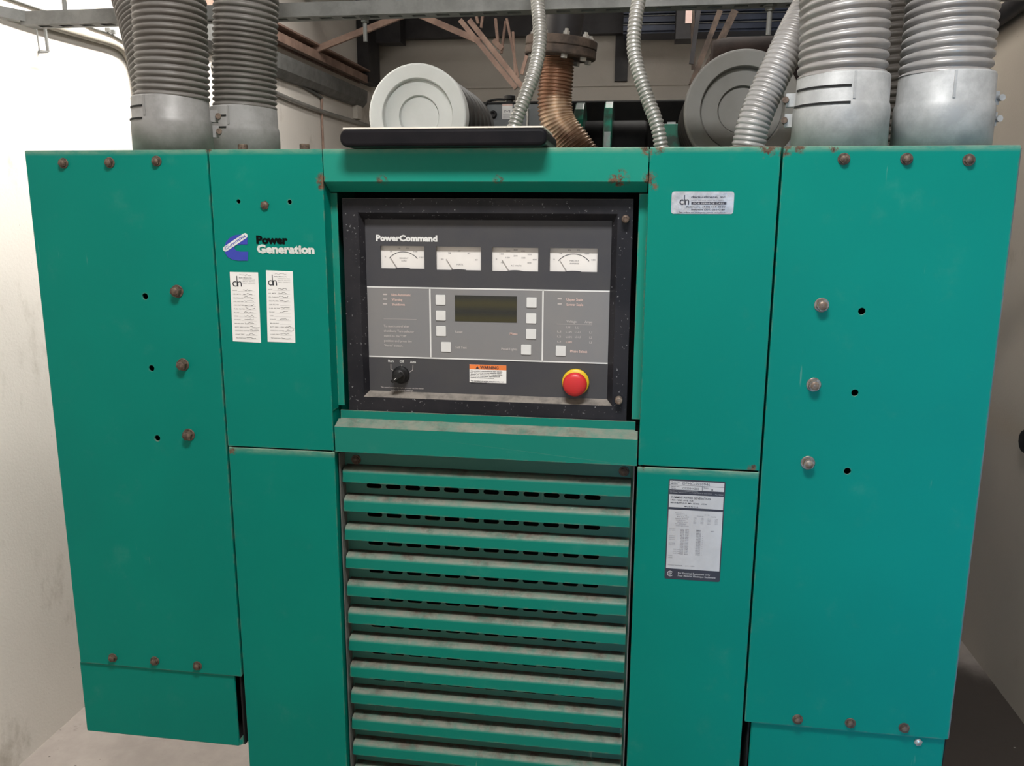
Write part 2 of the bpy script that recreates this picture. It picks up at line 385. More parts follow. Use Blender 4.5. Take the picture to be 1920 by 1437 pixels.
def bolt(me, px, py, y, parent, dy=0.0, name='bolt'):
    o = bpy.data.objects.new(name, me); COL.objects.link(o); o.parent = parent
    org = Vector((0, 0, 0)); q = parent
    while q is not None: org += q.location; q = q.parent
    p = at(px, py, y-dy); o.location = Vector((p.x, y, p.z))-org
    return o
def shell(mb, x0, x1, y0, y1, z0, z1, t, mat):                        # box open at the front
    mb.box(x0, x0+t, y0, y1, z0, z1, mat); mb.box(x1-t, x1, y0, y1, z0, z1, mat)
    mb.box(x0+t, x1-t, y0, y1, z1-t, z1, mat); mb.box(x0+t, x1-t, y0, y1, z0, z0+t, mat)
    mb.box(x0+t, x1-t, y1-t, y1, z0+t, z1-t, mat)

# ================================================================== ROOM
XL, XR, YB, YF, ZC = -0.64, 2.235, 4.05, -3.4, 3.1
def slab(name, x0, x1, y0, y1, z0, z1, mat):
    mb = MB(); mb.box(x0, x1, y0, y1, z0, z1, mat); return struct(mb.build(name))
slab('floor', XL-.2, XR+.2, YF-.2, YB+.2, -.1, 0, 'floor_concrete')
slab('ceiling', XL-.2, XR+.2, YF-.2, YB+.2, ZC, ZC+.1, 'roof_dark')
slab('wall_left', XL-.15, XL, YF, YB, 0, ZC, 'wall_white')
slab('wall_right', XR, XR+.15, YF, YB, 0, ZC, 'wall_beige')
slab('wall_back', XL-.15, XR+.15, YB, YB+.15, 0, ZC, 'wall_back')
slab('wall_front', XL-.15, XR+.15, YF-.15, YF, 0, ZC, 'wall_white')
# back wall trims: horizontal joint, dark upright, roof-edge band
p = at(1150, 158, YB); slab('trim_1', XL, XR, YB-.012, YB, p.z-.012, p.z+.006, 'wall_back')
a, c = at(1155, 60, YB), at(1170, 153, YB); slab('trim_2', a.x, c.x+.02, YB-.03, YB, c.z, ZC, 'dark_steel')
p = at(1100, 70, YB); slab('trim_3', XL, XR, YB-.10, YB-.031, p.z, ZC, 'dark_steel')

# ================================================================== LEFT CABLE BOX
Z0, ZM, ZT = 0.682, 1.1225, TOP
def P(px, py, y=0.0): p = at(px, py, y); return (p.x, p.z)
def cable_box(x0, x1, label, holes, side):
    t = thing('cable_box', ((x0+x1)/2, .17, .53), label, 'cable box')
    mb = MB(); shell(mb, x0+.0015, x1-.0015, .0035, .35, Z0+.002, ZT-.001, .002, 'teal_paint'); mb.build('box_body', t)
    mb2 = MB(); mb2.box(x0+.03, x1-.03, .30, .33, Z0+.03, ZT-.03, 'black_void'); mb2.build('inner_liner', t)
    fp = plate('front_cover', rr(x0+.0008, x1-.0012, Z0, ZT, .002, 2), [circ(*P(*h), .0052) for h in holes], 0, .003, 'teal_paint', t, .0012)
    return t, fp
lb, lcov = cable_box(0.0, 0.3263, 'green steel cable box left of the gauge panel, its lower duct open at the right', [(272, 556), (284, 691), (295, 822)], 'l')
for q in [(117, 306), (204, 305), (292, 302), (210, 1235), (289, 1241), (369, 1250)]: bolt(BOLT_S, q[0], q[1], 0, lcov, .003)
for q in [(329, 547), (340, 685), (351, 817)]: bolt(BOLT_L, q[0], q[1], 0, lcov, .006)
rb, rcov = cable_box(1.2246, 1.5495, 'green steel cable box right of the gauge panel, beside the beige wall', [(1616, 584), (1603, 737), (1589, 884)], 'r')
for q in [(1583, 298), (1701, 298), (1818, 300), (1496, 1351), (1595, 1358), (1696, 1367)]: bolt(BOLT_S, q[0], q[1], 0, rcov, .003)
for q in [(1542, 573), (1527, 723), (1516, 870)]: bolt(BOLT_Z, q[0], q[1], 0, rcov, .006)
mb = MB(); mb.box(1.5495, 1.552, .006, .35, Z0-.002, ZT-.004, 'strut_steel'); lab(mb.build('side_flange', rb), 'bare metal edge flange')
# lower ducts
mb = MB(); shell(mb, -.003, .3185, .010, .30, .535, Z0-.001, .003, 'black_void'); mb.build('duct_body', lb)
mb = MB(); mb.box(-.0045, .3085, .004, .0095, .5335, Z0+.0015-.003, 'teal_paint'); mb.build('duct_cover', lb, .002)
mb = MB(); mb.prism_y([(.3085, .5335), (.3165, .539), (.3165, .556), (.3125, .548), (.3085, .5455)], .006, .02, 'teal_paint'); mb.build('duct_lip', lb)
mb = MB(); shell(mb, 1.2335, 1.551, .014, .30, .535, Z0-.001, .003, 'black_void'); mb.build('duct_body', rb)
mb = MB(); mb.box(1.2375, 1.5475, .006, .013, .5335, Z0-.0015, 'teal_paint'); dcv = mb.build('duct_cover', rb, .004, 3)
bolt(bolt_mesh('screw', .0066, .0028, 'bright_bolt', False), 1721, 1391, .006, dcv, 0, 'screw')

# ================================================================== CENTRE CABINET
XA, XB, XC, XD = 0.3275, 0.5195, 1.0322, 1.2234
cab = thing('generator_cabinet', (.775, .17, 0), 'tall teal green control cabinet with slatted lower grille and blue letter emblem', 'control cabinet')
mb = MB()
shell(mb, XA+.001, XB-.002, .0035, .36, 0, ZT-.001, .002, 'teal_paint'); shell(mb, XC+.002, XD-.001, .0035, .36, 0, ZT-.001, .002, 'teal_paint')
mb.box(XB-.002, XC+.002, .03, .36, 1.60, ZT-.001, 'teal_paint'); mb.box(XB-.002, XC+.002, .16, .36, 0, 1.60, 'black_void')
mb.box(XB-.002, XC+.002, .06, .158, 1.118, 1.15, 'black_void')
mb.build('cabinet_body', cab)
lup = plate('side_panel', rr(XA+.0008, XB, ZM+.0012, ZT, .0015, 2), [circ(*P(447, 378), .0035, 10), circ(*P(543, 379), .0035, 10)], 0, .003, 'teal_paint', cab, .0013)
bolt(BOLT_P, 496, 385, 0, lup, .002)
mb = MB(); mb.box(XC, XD-.0012, 0, .003, ZM+.0012, ZT, 'teal_paint'); rup = mb.build('side_panel', cab, .0015)
mb = MB(); mb.box(XA+.0012, XB+.001, 0, .003, .02, ZM-.0012, 'teal_paint'); mb.build('lower_side_panel', cab, .0015)
mb = MB(); mb.box(XC-.001, XD-.0015, 0, .003, .02, ZM-.0012, 'teal_paint'); rlp = mb.build('lower_side_panel', cab, .0015)
# header with folded-in lip
zh = 1.5695
mb = MB(); mb.prism_x([(0, ZT), (0, zh), (.028, 1.5540), (.030, 1.5548), (.003, zh+.002), (.003, ZT-.003), (.03, ZT-.003), (.03, ZT)], XB+.0012, XC-.0012, 'pale_teal_paint')
mb.build('header_panel', cab, .0012)
# returns and recessed strips beside the instrument panel
mb = MB(); mb.box(XB-.0025, XB-.0005, .003, .034, ZM+.07, zh-.003, 'teal_paint'); mb.box(XB-.0005, .5300, .032, .034, ZM+.074, 1.5525, 'pale_teal_paint'); mb.build('opening_flange', cab)
mb = MB(); mb.box(XC+.0005, XC+.0025, .003, .034, ZM+.07, zh-.003, 'teal_paint'); mb.box(1.0190, XC+.0005, .032, .034, ZM+.070, 1.5525, 'pale_teal_paint'); mb.build('opening_flange', cab)
# sill
zs0, zs1, zs2, zs3 = 1.1225, 1.1665, 1.176, 1.190
mb = MB(); mb.prism_x([(0, zs0), (0, zs1), (.024, zs2), (.024, zs3), (.0265, zs3), (.0265, zs2-.002), (.003, zs1-.003), (.003, zs0)], XB+.006, XC-.0068, 'teal_louver_paint')
mb.prism_x([(0, zs0), (0, zs1), (.022, zs2-.001), (.022, zs0)], XB+.0028, XB+.006, 'teal_louver_paint'); mb.prism_x([(0, zs0), (0, zs1), (.022, zs2-.001), (.022, zs0)], XC-.0068, XC-.0025, 'teal_louver_paint')
mb.build('sill_panel', cab, .0012)
# louvered grille
yf, D, pitch, fh = .020, .024, .0533, .0232
xl, xr = .5235, 1.0215
holes = []; zb0 = 1.0851
nrow = 19
for k in range(13):
    zb = zb0-k*pitch; zc = zb-fh-.0125
    for i in range(12):
        xa = .5605+i*.0349; holes.append(rr(xa, xa+.0275, zc-.0042, zc+.0042, .004, 2))
bp = plate('louver_back', rr(XB+.0035, xr+.004, .06, 1.119), holes, yf+D, yf+D+.0015, 'teal_louver_paint', cab)
mb = MB(); mb.box(XB+.0015, XB+.0035, yf-.002, yf+D+.002, .06, 1.1145, 'strut_steel'); lab(mb.build('grille_edge', cab), 'bare metal edge strip')
mb = MB(); mb.box(xr+.0035, xr+.0055, yf-.002, yf+D+.002, .06, 1.117, 'strut_steel'); lab(mb.build('grille_edge', cab), 'bare metal edge strip')
for q in ((668, 862), (1170, 884)): bolt(BOLT_S, q[0], q[1], yf+D, bp, 0)
mb = MB(); r_ = .006
prof = [(D, .0030), (D, .0012), (.006, -.0015), (.0015, -.006), (.0015, -fh+.001), (D*.25, -fh+.001), (D*.25, -fh-.0002), (0, -fh), (0, -.0062), (.0004, -.0044), (.0014, -.0026), (.0031, -.0010), (.0056, .0004), (.012, .0018)]
mb.prism_x([(yf+y, zb0+z) for y, z in prof], xl+.003, xr, 'teal_louver_paint')
mb.add([(xl+.003, yf+D, zb0+.0022), (xl+.003, yf+.0008, zb0-.0008), (xl+.0005, yf+.004, zb0-.004), (xl, yf+.008, zb0-.010), (xl, yf+.004, zb0-fh), (xl+.003, yf, zb0-fh), (xl+.003, yf, zb0-.003)],
       [(0, 1, 6, 5, 4, 3, 2)], 'teal_louver_paint')
for i_ in range(len(mb.sm)): mb.sm[i_] = False
s0 = mb.build('louver_slat', cab)
for k in range(1, nrow):
    c_ = s0.copy(); COL.objects.link(c_); c_.parent = cab; c_.location = Vector((0, 0, -k*pitch))
# studs on top
for px in (455, 571):
    p = at(px, 272, .05); mb = MB(); mb.lathe([(.013, -.001), (.013, .002), (.007, .0022), (.0075, .0022), (.0082, .0035), (.0082, .0105), (.0075, .0115), (0, .0118)], (p.x, .05, ZT), (0, 0, 1), 'rusty_bolt', 12, False)
    mb.build('stud', cab)
# ---- emblem and lettering on upper left panel
y = 0.0
mb = MB()
e = lambda px, py: P(px, py)
pts = []
o0 = [(464, 440), (452, 440), (441, 441), (431, 446), (424, 454), (421, 464), (422, 474), (427, 482), (436, 487), (447, 489), (465, 489), (465.5, 472), (450, 472), (443, 470), (439, 465), (442, 460), (450, 458.5), (464, 458.5)]
vs = [P(*q) for q in o0]
mb.prism_y([(a, c) for a, c in vs], -.0002, -.0007, 'logo_blue')
emb = mb.build('emblem', cab)
lab(emb, 'blue letter C emblem with white slanted script')
mb = MB()
a, b_ = P(423, 467), P(460, 442); L = math.hypot(b_[0]-a[0], b_[1]-a[1]); an = math.atan2(b_[1]-a[1], b_[0]-a[0])
ux, uz = math.cos(an), math.sin(an); h = .0042
qd = []
for k in range(7): t = math.pi/2+math.pi*k/6; qd.append((a[0]+h*(math.cos(t)*ux-math.sin(t)*uz), a[1]+h*(math.cos(t)*uz+math.sin(t)*ux)))
for k in range(7): t = -math.pi/2+math.pi*k/6; qd.append((b_[0]+h*(math.cos(t)*ux-math.sin(t)*uz), b_[1]+h*(math.cos(t)*uz+math.sin(t)*ux)))
mb.prism_y(qd, -.0007, -.0010, 'logo_white')
mb.wtext('Cummins', a[0]-.001+.0022*uz, a[1]-.0022*ux, L*1.03, .0046, -.0010, 'logo_blue', .015, .0002, an)
mb.build('emblem_script', emb)
mb = MB(); mb.text('Power', 481, 456.5, 59, 14, 0, 'logo_black', .055); mb.text('Generation', 482, 474, 108, 14.5, 0, 'logo_silver', .055); mb.build('lettering', cab)
# ---- service stickers
def squiggle(mb, x, z, w, h, y, seed, mat='ink_grey'):
    rnd = random.Random(seed); n = max(4, int(w/.0022)); pts = []
    for i in range(n): pts.append((x+w*i/(n-1)+rnd.uniform(-.0004, .0004), z+h*rnd.uniform(0, 1)))
    for p, q in zip(pts, pts[1:]):
        dx, dz = q[0]-p[0], q[1]-p[1]; l = math.hypot(dx, dz) or 1; nx, nz = -dz/l*.00022, dx/l*.00022
        mb.add([(p[0]-nx, y, p[1]-nz), (q[0]-nx, y, q[1]-nz), (q[0]+nx, y, q[1]+nz), (p[0]+nx, y, p[1]+nz)], [(0, 1, 2, 3)], mat)
def sticker(tl, tr, br, bl, seed, hand, label):
    q = [P(*bl), P(*br), P(*tr), P(*tl)]
    x0 = (q[0][0]+q[3][0])/2; x1 = (q[1][0]+q[2][0])/2; z0 = (q[0][1]+q[1][1])/2; z1 = (q[2][1]+q[3][1])/2
    mb = MB(); mb.prism_y(q, -.0001, -.0005, 'label_white')
    W, H = x1-x0, z1-z0; y = -.0005
    def X(u): return x0+W*u
    def Zz(v): return z1-H*v
    mb.wtext('c', X(.09), Zz(.205), W*.15, H*.115, y, 'ink_dark', .0, .0002); mb.wtext('n', X(.27), Zz(.205), W*.15, H*.115, y, 'ink_dark', .0, .0002)
    mb.rect(X(.245), X(.275), Zz(.205), Zz(.055), y-.0002, 'ink_dark')
    mb.wtext('davis-ullmann, inc.', X(.33), Zz(.085), W*.47, H*.012, y, 'ink_dark', .02, .0002)
    for i, s_ in enumerate(('GENERATOR SALES', 'SERVICE  RENTALS', 'PARTS  CONTROLS')): mb.wtext(s_, X(.46), Zz(.112+.025*i), W*.44, H*.010, y, 'ink_grey', 0, .0002)
    rows = ['DATE', 'HR. MTR.', 'OIL CHANGE', 'OIL FILTER', 'AIR FILTER', 'FUEL FILTER', 'PLUGS', 'CORD', 'POINTS', 'BRUSH RIG', 'BATT. SERV. & TEST', 'COOLING SYSTEM', 'LOAD TEST', 'TECHNICIAN']
    for i, s_ in enumerate(rows):
        v = .268+.0525*i; w = min(.52, .036*len(s_)); mb.wtext(s_, X(.09), Zz(v), W*w, H*.014, y, 'ink_grey', .01, .0002)
        mb.rect(X(.12+w), X(.88), Zz(v+.004)-.0002, Zz(v+.004), y-.0002, 'ink_faint')
        if i in hand: squiggle(mb, X(max(.12+w, .45)), Zz(v), W*.33, H*.028, y-.0003, seed+i, 'ink_dark')
    squiggle(mb, X(.36), Zz(.055), W*.42, H*.028, y-.0003, seed+50, 'ink_faint')
    lab(mb.build('service_sticker', cab), label)
sticker((431, 510), (484, 511), (489.5, 643), (437, 640), 3, set(range(14)), 'left white service record sticker filled in by hand')
sticker((499, 507), (549, 509), (554, 643), (502, 641), 80, {0, 1, 2, 3, 5, 6, 8, 10, 11, 12, 13}, 'right white service record sticker with scrawled notes')
# ---- foil contact sticker, upper right panel
mb = MB(); c0 = P(1258, 401); c1 = P(1377, 359.5)
mb.prism_y(rr(c0[0], c1[0], c0[1], c1[1], .004, 4), -.0001, -.0006, 'foil_label'); y = -.0006
def FT(s_, px, py, w, h, m='plate_ink', b=.02): mb.text(s_, px, py, w, h, y, m, b, .0002)
FT('c', 1273.5, 384, 8, 14.5); FT('n', 1284, 384, 8, 14.5); a = P(1282, 384); c_ = P(1285, 366); mb.rect(a[0], c_[0]-.0004, a[1], c_[1], y-.0002, 'plate_ink')
FT('davis-ullmann, inc.', 1296, 371.5, 66, 4.2); FT('SALES  SERVICE  RENTALS  PARTS', 1296, 377, 62, 2.2, 'ink_grey')
a = P(1296, 384); c_ = P(1362, 379); mb.rect(a[0], c_[0], a[1], c_[1], y-.0002, 'plate_ink'); mb.text('FOR SERVICE CALL', 1300, 383, 58, 2.8, y-.0002, 'label_grey', .01, .0002)
FT('Baltimore  (410) 555-0130', 1286, 389.5, 74, 3); FT('Beltsville (301) 555-0187', 1296, 394.5, 64, 3); FT('Fax orders and emergency service at any hour', 1274, 399.5, 86, 2.2)
lab(mb.build('foil_sticker', cab), 'silver foil contact sticker')
# ---- rating plate, lower right panel
mb = MB(); x0, z0 = P(1248.5, 1085); x1, z1 = P(1357.5, 903.5); x0 = P(1252, 900)[0]; x0b = P(1246, 1085)[0]
x0 = P(1250, 990)[0]; x1 = P(1355.5, 990)[0]; W, H = x1-x0, z1-z0
mb.prism_y(rr(x0, x1, z0, z1, .003, 3), -.0001, -.0005, 'plate_ink'); y = -.0005
def RX(u): return x0+W*u
def RZ(v): return z1-H*v
def RR(u0, u1, v0, v1, m): mb.rect(RX(u0), RX(u1), RZ(v1), RZ(v0), y-.0002, m)
def RT(s_, u, v, w, h, m='ink_dark', b=.01): mb.wtext(s_, RX(u), RZ(v), W*w, H*h, y-.0002, m, b, .0002)
RR(.02, .98, .015, .055, 'label_grey'); RR(.02, .595, .058, .10, 'label_grey'); RR(.605, .98, .058, .10, 'label_grey')
RR(.02, .98, .148, .275, 'label_grey'); RR(.02, .98, .298, .892, 'label_grey')
RT('Model No.', .04, .030, .16, .010); RT('Modele', .04, .048, .12, .010); RT('DFHC-5550946', .25, .047, .48, .024, 'ink_dark', 0)
RT('Serial No.', .04, .073, .16, .010); RT('Serie', .04, .092, .09, .010); RT('C020344202', .25, .093, .29, .020, 'ink_dark', 0)
RT('Spec.', .62, .074, .09, .010); RT('B', .76, .094, .03, .018)
RT('Important: see operation and maintenance manual before', .03, .115, .50, .007, 'label_grey', 0); RT('servicing. Information sur le produit et entretien', .03, .128, .74, .007, 'label_grey', 0); RT('No. 00000', .83, .135, .14, .010, 'label_grey', 0)
RT('CUMMINS POWER GENERATION', .05, .185, .70, .021); RT('1400 73RD AVE. N.E.', .05, .210, .41, .014); RT('MINNEAPOLIS, MN 55432  U.S.A.', .05, .236, .65, .014); RT('MADE IN U.S.A.', .30, .268, .25, .013)
rnd = random.Random(4)
for i in range(8): RT(['FREQUENCY', 'SERVICE RATING', 'PHASE', 'WATTS', 'POWER FACTOR', 'WATTS OUT', 'TO AMPERES', 'CONNECTION'][i], .14+.02*(i % 3), .335+.018*i, .17+.02*((i*5) % 4), .010, 'ink_grey', 0)
RT('60 HZ', .66, .340, .09, .010, 'ink_grey', 0); RT('STANDBY', .53, .357, .12, .010, 'ink_grey', 0); RT('PRIME', .78, .357, .09, .010, 'ink_grey', 0)
for u in (.47, .60, .72, .85):
    for i in range(5): RT('%03d' % rnd.randint(100, 999), u, .375+.013*i, .05, .008, 'ink_grey', 0)
for u in (.25, .335, .53):
    for i in range(17): RT('%04d' % rnd.randint(1000, 9999), u, .495+.0155*i, .065 if u < .5 else .085, .010, 'ink_grey', .01)
for i in range(12): RT('%d' % rnd.randint(1, 9), .64, .51+.021*i, .012, .008, 'ink_grey')
for s_, v in (('BATTERY', .492), ('24 VDC', .510), ('ROTATION', .565), ('SPEED', .582), ('INSULAT', .600), ('BUTANE', .638), ('RATIO', .655)): RT(s_, .05, v, .11, .009, 'ink_grey', 0)
RT('AMPS', .53, .500, .07, .010, 'ink_grey'); RT('AMPS', .78, .500, .07, .010, 'ink_grey')
for s_, v in (('FUEL', .765), ('DIESEL', .785)): RT(s_, .05, v, .08, .010, 'ink_grey', 0)
for i in range(3): RT('OHC VAC', .13, .700+.02*i, .13, .010, 'ink_grey', 0)
RT('WIRING DIAGRAM', .05, .862, .26, .010, 'ink_grey'); RT('611-1234', .37, .862, .16, .010, 'ink_grey')
RT('For Electrical Equipment Only', .24, .942, .58, .018, 'label_grey', .01); RT('Pour Materiel Electrique Seulement', .24, .968, .68, .018, 'label_grey', .01)
cx, cz = RX(.10), RZ(.945); R_ = W*.055
for k in range(20):
    a0 = math.radians(35+290*k/20); a1 = math.radians(35+290*(k+1)/20)
    mb.add([(cx+R_*math.cos(a0), y-.0003, cz+R_*math.sin(a0)), (cx+R_*math.cos(a1), y-.0003, cz+R_*math.sin(a1)), (cx+R_*.78*math.cos(a1), y-.0003, cz+R_*.78*math.sin(a1)), (cx+R_*.78*math.cos(a0), y-.0003, cz+R_*.78*math.sin(a0))], [(0, 1, 2, 3)], 'label_grey')
mb.wtext('SP', cx-R_*.55, cz-R_*.35, R_*1.1, R_*.75, y, 'label_grey', .02, .0004)
lab(mb.build('rating_plate', cab), 'white and black rating data plate')

# ================================================================== INSTRUMENT PANEL
YR, YP = .030, .046                         # rim and plate depths
ip = thing('instrument_panel', (.775, .05, 1.19), 'black framed control panel with four white gauges, keypad and red stop button', 'control panel')
bx0, bx1, bz0, bz1 = .5385, 1.0107, 1.1885, 1.5445
ix0, ix1, iz0, iz1 = .5655, .9865, 1.2135, 1.5212
px0, px1, pz0, pz1 = .5715, .9775, 1.2210, 1.5105
mb = MB()
def ring(a, b_, ya, yb, mat):
    A = [(a[0], ya, a[2]), (a[1], ya, a[2]), (a[1], ya, a[3]), (a[0], ya, a[3])]; B = [(b_[0], yb, b_[2]), (b_[1], yb, b_[2]), (b_[1], yb, b_[3]), (b_[0], yb, b_[3])]
    mb.add(A+B, [(0, 1, 5, 4), (1, 2, 6, 5), (2, 3, 7, 6), (3, 0, 4, 7)], mat)
o_ = (bx0, bx1, bz0, bz1); i_ = (ix0, ix1, iz0, iz1); p_ = (px0, px1, pz0, pz1)
ring(o_, i_, YR, YR, 'bezel_black'); ring(i_, p_, YR, YP, 'bezel_black'); ring(p_, p_, YP, .060, 'bezel_black'); ring(p_, o_, .060, .060, 'bezel_black'); ring(o_, o_, .060, YR, 'bezel_black')
mb.build('bezel_frame', ip, .0008, 2, True)
def pl(px, py, y=None): p = at(px, py, YP if y is None else y); return (p.x, p.z)
gz = [(713, 461, 796, 504.5), (817.5, 462.5, 902, 507.5), (922.5, 464, 1009, 509.5), (1031, 465, 1119.5, 510.5)]
gr = []
for (a, b1, c1, d1) in gz:
    l, t_ = pl(a, b1); r1, bt = pl(c1, d1)
    gr.append((l, r1, bt, t_))
fpl = plate('face_plate', rr(px0, px1, pz0, pz1), [rr(l, r1, bt, t_) for l, r1, bt, t_ in gr], YP, YP+.003, 'face_plate', ip)
# keypad overlay: grey field with white rules and print
mb = MB()
xa, za = pl(688, 537); xb, zb = pl(1143, 547); _, zc = pl(692, 667); 
zt_ = (pl(688, 537)[1]+pl(1143, 548)[1])/2; zl_ = (pl(692, 667)[1]+pl(1139, 682.5)[1])/2
gx0, gx1 = px0+.0005, px1-.0005
mb.box(gx0, gx1, YP-.0005, YP-.00005, zl_, zt_, 'overlay_grey')
def rule(x0, x1, z0, z1): mb.box(x0, x1, YP-.0007, YP-.0001, z0, z1, 'print_white')
rule(gx0, gx1, zt_-.001, zt_+.0012); rule(gx0, gx1, zl_-.0012, zl_+.001)
v1 = pl(807, 605)[0]; v2 = pl(1017.5, 615)[0]; rule(v1-.0012, v1+.0012, zl_, zt_); rule(v2-.0012, v2+.0012, zl_, zt_)
ov = mb.build('keypad_overlay', ip)
mb = MB(); yy = YP-.0006
def K(s_, px, py, w, h, m='print_pale', b=.02): mb.text(s_, px, py, w, h, yy, m, b, .0002)
K('Non-Automatic', 734, 555, 36, 4.5, 'print_pink'); K('Warning', 734.5, 564, 20, 4.5, 'print_pink'); K('Shutdown', 735, 573, 24, 4.5, 'print_pink')
for i, yv in enumerate((552, 561, 570)):
    a = pl(718, yv+1.5, yy); c_ = pl(726, yv-1.0, yy); mb.rect(a[0], c_[0], a[1], c_[1], yy-.0002, 'print_pale')
a = pl(719.5, 598, yy); c_ = pl(781, 597, yy); mb.rect(a[0], c_[0], a[1]-.0003, a[1]+.0003, yy-.0002, 'print_pale')
mb.build('indicator_lettering', ov); mb = MB()
for i, (s_, w) in enumerate((('To reset control after', 48), ('shutdown: Turn selector', 57), ('switch to the "Off"', 42), ('position and press the', 52), ('"Reset" button.', 35))): K(s_, 719.5+.2*i, 613.5+9.1*i, w, 4.2)
mb.build('instruction_lettering', ov); mb = MB()
for a_ in (('Reset', 853.5, 624.5, 14, 4.2), ('Self Test', 854, 653.5, 21, 4.4), ('Menu', 956, 628, 14, 4.4, 'print_pink'), ('Panel Lights', 940, 656.5, 30, 4.4)):
    mb = MB(); K(*a_); mb.build('button_lettering', ov)
mb = MB()
K('Upper Scale', 1062, 564, 31, 4.8, 'print_pink'); K('Lower Scale', 1062.5, 573.5, 31, 4.8, 'print_pink')
for yv in (560, 569.5):
    a = pl(1045.5, yv+2, yy); c_ = pl(1053, yv-1, yy); mb.rect(a[0], c_[0], a[1], c_[1], yy-.0002, 'print_pale')
mb.build('scale_lettering', ov); mb = MB()
K('Voltage', 1062, 605, 19, 4.5); K('Amps', 1096, 606, 14.5, 4.5)
a = pl(1044, 607.5, yy); c_ = pl(1110, 610, yy); mb.rect(a[0], c_[0], a[1]-.0006, a[1], yy-.0002, 'print_pale')
K('L-N', 1062, 615.5, 7, 3.4); K('L-L', 1079, 616, 6, 3.4)
for i, (m1, m2) in enumerate((('print_pale', 'print_pale'), ('print_pale', 'print_pale'), ('print_pink', None))):
    yv = 624.5+9.4*i; K('L'+str(i+1), 1045, yv-1, 7, 3.4); K('L%d-N' % (i+1), 1061, yv, 11, 3.8, m1)
    if m2: K('L%d-L%d' % (i+1, i+2), 1078, yv, 11, 3.8)
    K('L%d' % (i+1), 1105, yv+1, 5, 3.6)
mb.build('phase_table', ov); mb = MB()
K('Phase Select', 1069, 661, 32, 4.8, 'print_pink')
mb.build('button_lettering', ov)
mb = MB(); yy = YP; K('PowerCommand', 705, 451.5, 115, 10.5, 'print_white', .05); mb.build('title_lettering', fpl); mb = MB()
K('Run', 728, 679, 10, 4.6, 'print_white'); K('Off', 749.5, 680, 8, 4.6, 'print_white'); K('Auto', 769, 681, 11, 4.6, 'print_white')
mb.build('position_lettering', fpl); mb = MB(); K('This control manages the engine generator set. See manual', 714, 727, 80, 2.2); K('before changing settings.', 733, 732.5, 42, 2.2)
mb.build('notice_lettering', fpl); mb = MB()
def ln(pts, w, m='print_pale'):
    for p, q in zip(pts, pts[1:]):
        p, q = pl(*p), pl(*q); dx, dz = q[0]-p[0], q[1]-p[1]; l = math.hypot(dx, dz); nx, nz = -dz/l*w/2, dx/l*w/2
        mb.add([(p[0]-nx, YP-.0003, p[1]-nz), (q[0]-nx, YP-.0003, q[1]-nz), (q[0]+nx, YP-.0003, q[1]+nz), (p[0]+nx, YP-.0003, p[1]+nz)], [(0, 1, 2, 3)], m)
ln([(733, 683), (733, 692), (741, 697)], .0009); ln([(753.5, 684), (753, 690)], .0009); ln([(774.5, 684), (774, 694), (768, 698)], .0009)
mb.build('switch_marks', fpl)
# display
mb = MB(); a = pl(853.5, 602.5); c_ = pl(969, 556.5); a2 = pl(969, 604.5)
mb.box(a[0], a2[0], YP-.0012, YP-.0004, (a[1]+a2[1])/2, c_[1]+.0005, 'display_glass')
disp = mb.build('display', ip)
# buttons
for q in ((826.3, 562.5), (826.8, 592), (827.3, 621.2), (836.5, 650.7), (997, 567.5), (996.3, 597.2), (996, 626.5), (986.6, 655.8), (1051.5, 658)):
    mb = MB(); c_ = pl(*q); k = .0083
    mb.prism_y(rr(c_[0]-k, c_[0]+k, c_[1]-k, c_[1]+k, .0012, 3), YP-.0017, YP-.0003, 'button_white'); mb.build('push_button', ip, .0003)
# gauges
def gauge(i, title, arc, nums, label):
    l, r1, bt, t_ = gr[i]; cx = (l+r1)/2; w = r1-l; h = t_-bt
    mb = MB(); yg = YP+.006
    mb.box(l-.003, r1+.003, yg, yg+.004, bt-.003, t_+.003, 'gauge_card')
    cz = t_-h*1.02; R0 = w*.40
    if arc:
        n = 24
        for k in range(n):
            a0 = math.radians(142-104*k/n); a1 = math.radians(142-104*(k+1)/n)
            mb.add([(cx+R_*math.cos(a_), yg-.0002, cz+R_*math.sin(a_)*.92+.000) for R_, a_ in ((w*.415, a0), (w*.415, a1), (w*.40, a1), (w*.40, a0))], [(0, 1, 2, 3)], 'ink_dark')
    for rr_, lst in nums:
        for k, s_ in enumerate(lst):
            a_ = math.radians(146-112*k/(len(lst)-1)); tw = .0022*len(s_)
            mb.wtext(s_, cx+w*rr_*math.cos(a_)-tw/2, cz+w*rr_*math.sin(a_)*.92-.001, tw, .0022, yg, 'ink_grey', .01, .0002)
    for k, s_ in enumerate(title):
        tw = .0022*len(s_); mb.wtext(s_, cx-tw/2+.001, bt+h*(.42 if len(title) > 1 else .2)-.0042*k, tw, .0024, yg, 'ink_grey', 0, .0002)
    g = mb.build('gauge', ip); lab(g, label)
    mb = MB(); a_ = (l+w*.21, bt+h*.47); b1 = (l+w*.36, bt+.0002)
    mb.bar((a_[0], yg-.0012, a_[1]), (b1[0], yg-.0012, b1[1]), .0004, .0007, 'needle', (0, 1, 0)); mb.build('needle', g)
    mb = MB(); n = 10; pf = [(cx+w*.17*math.cos(math.pi*k/n), bt+.0016*math.sin(math.pi*k/n)) for k in range(n+1)]
    mb.prism_y(pf, YP+.001, YP+.002, 'face_plate'); mb.build('hub_cover', g)
gauge(0, ('PERCENT', 'LOAD'), True, [(.50, ['0', '25', '50', '75', '100', '125'])], 'gauge reading percent load, first from left')
gauge(1, ('HERTZ',), False, [(.46, ['55', '58', '60', '62', '65'])], 'gauge reading hertz, second from left')
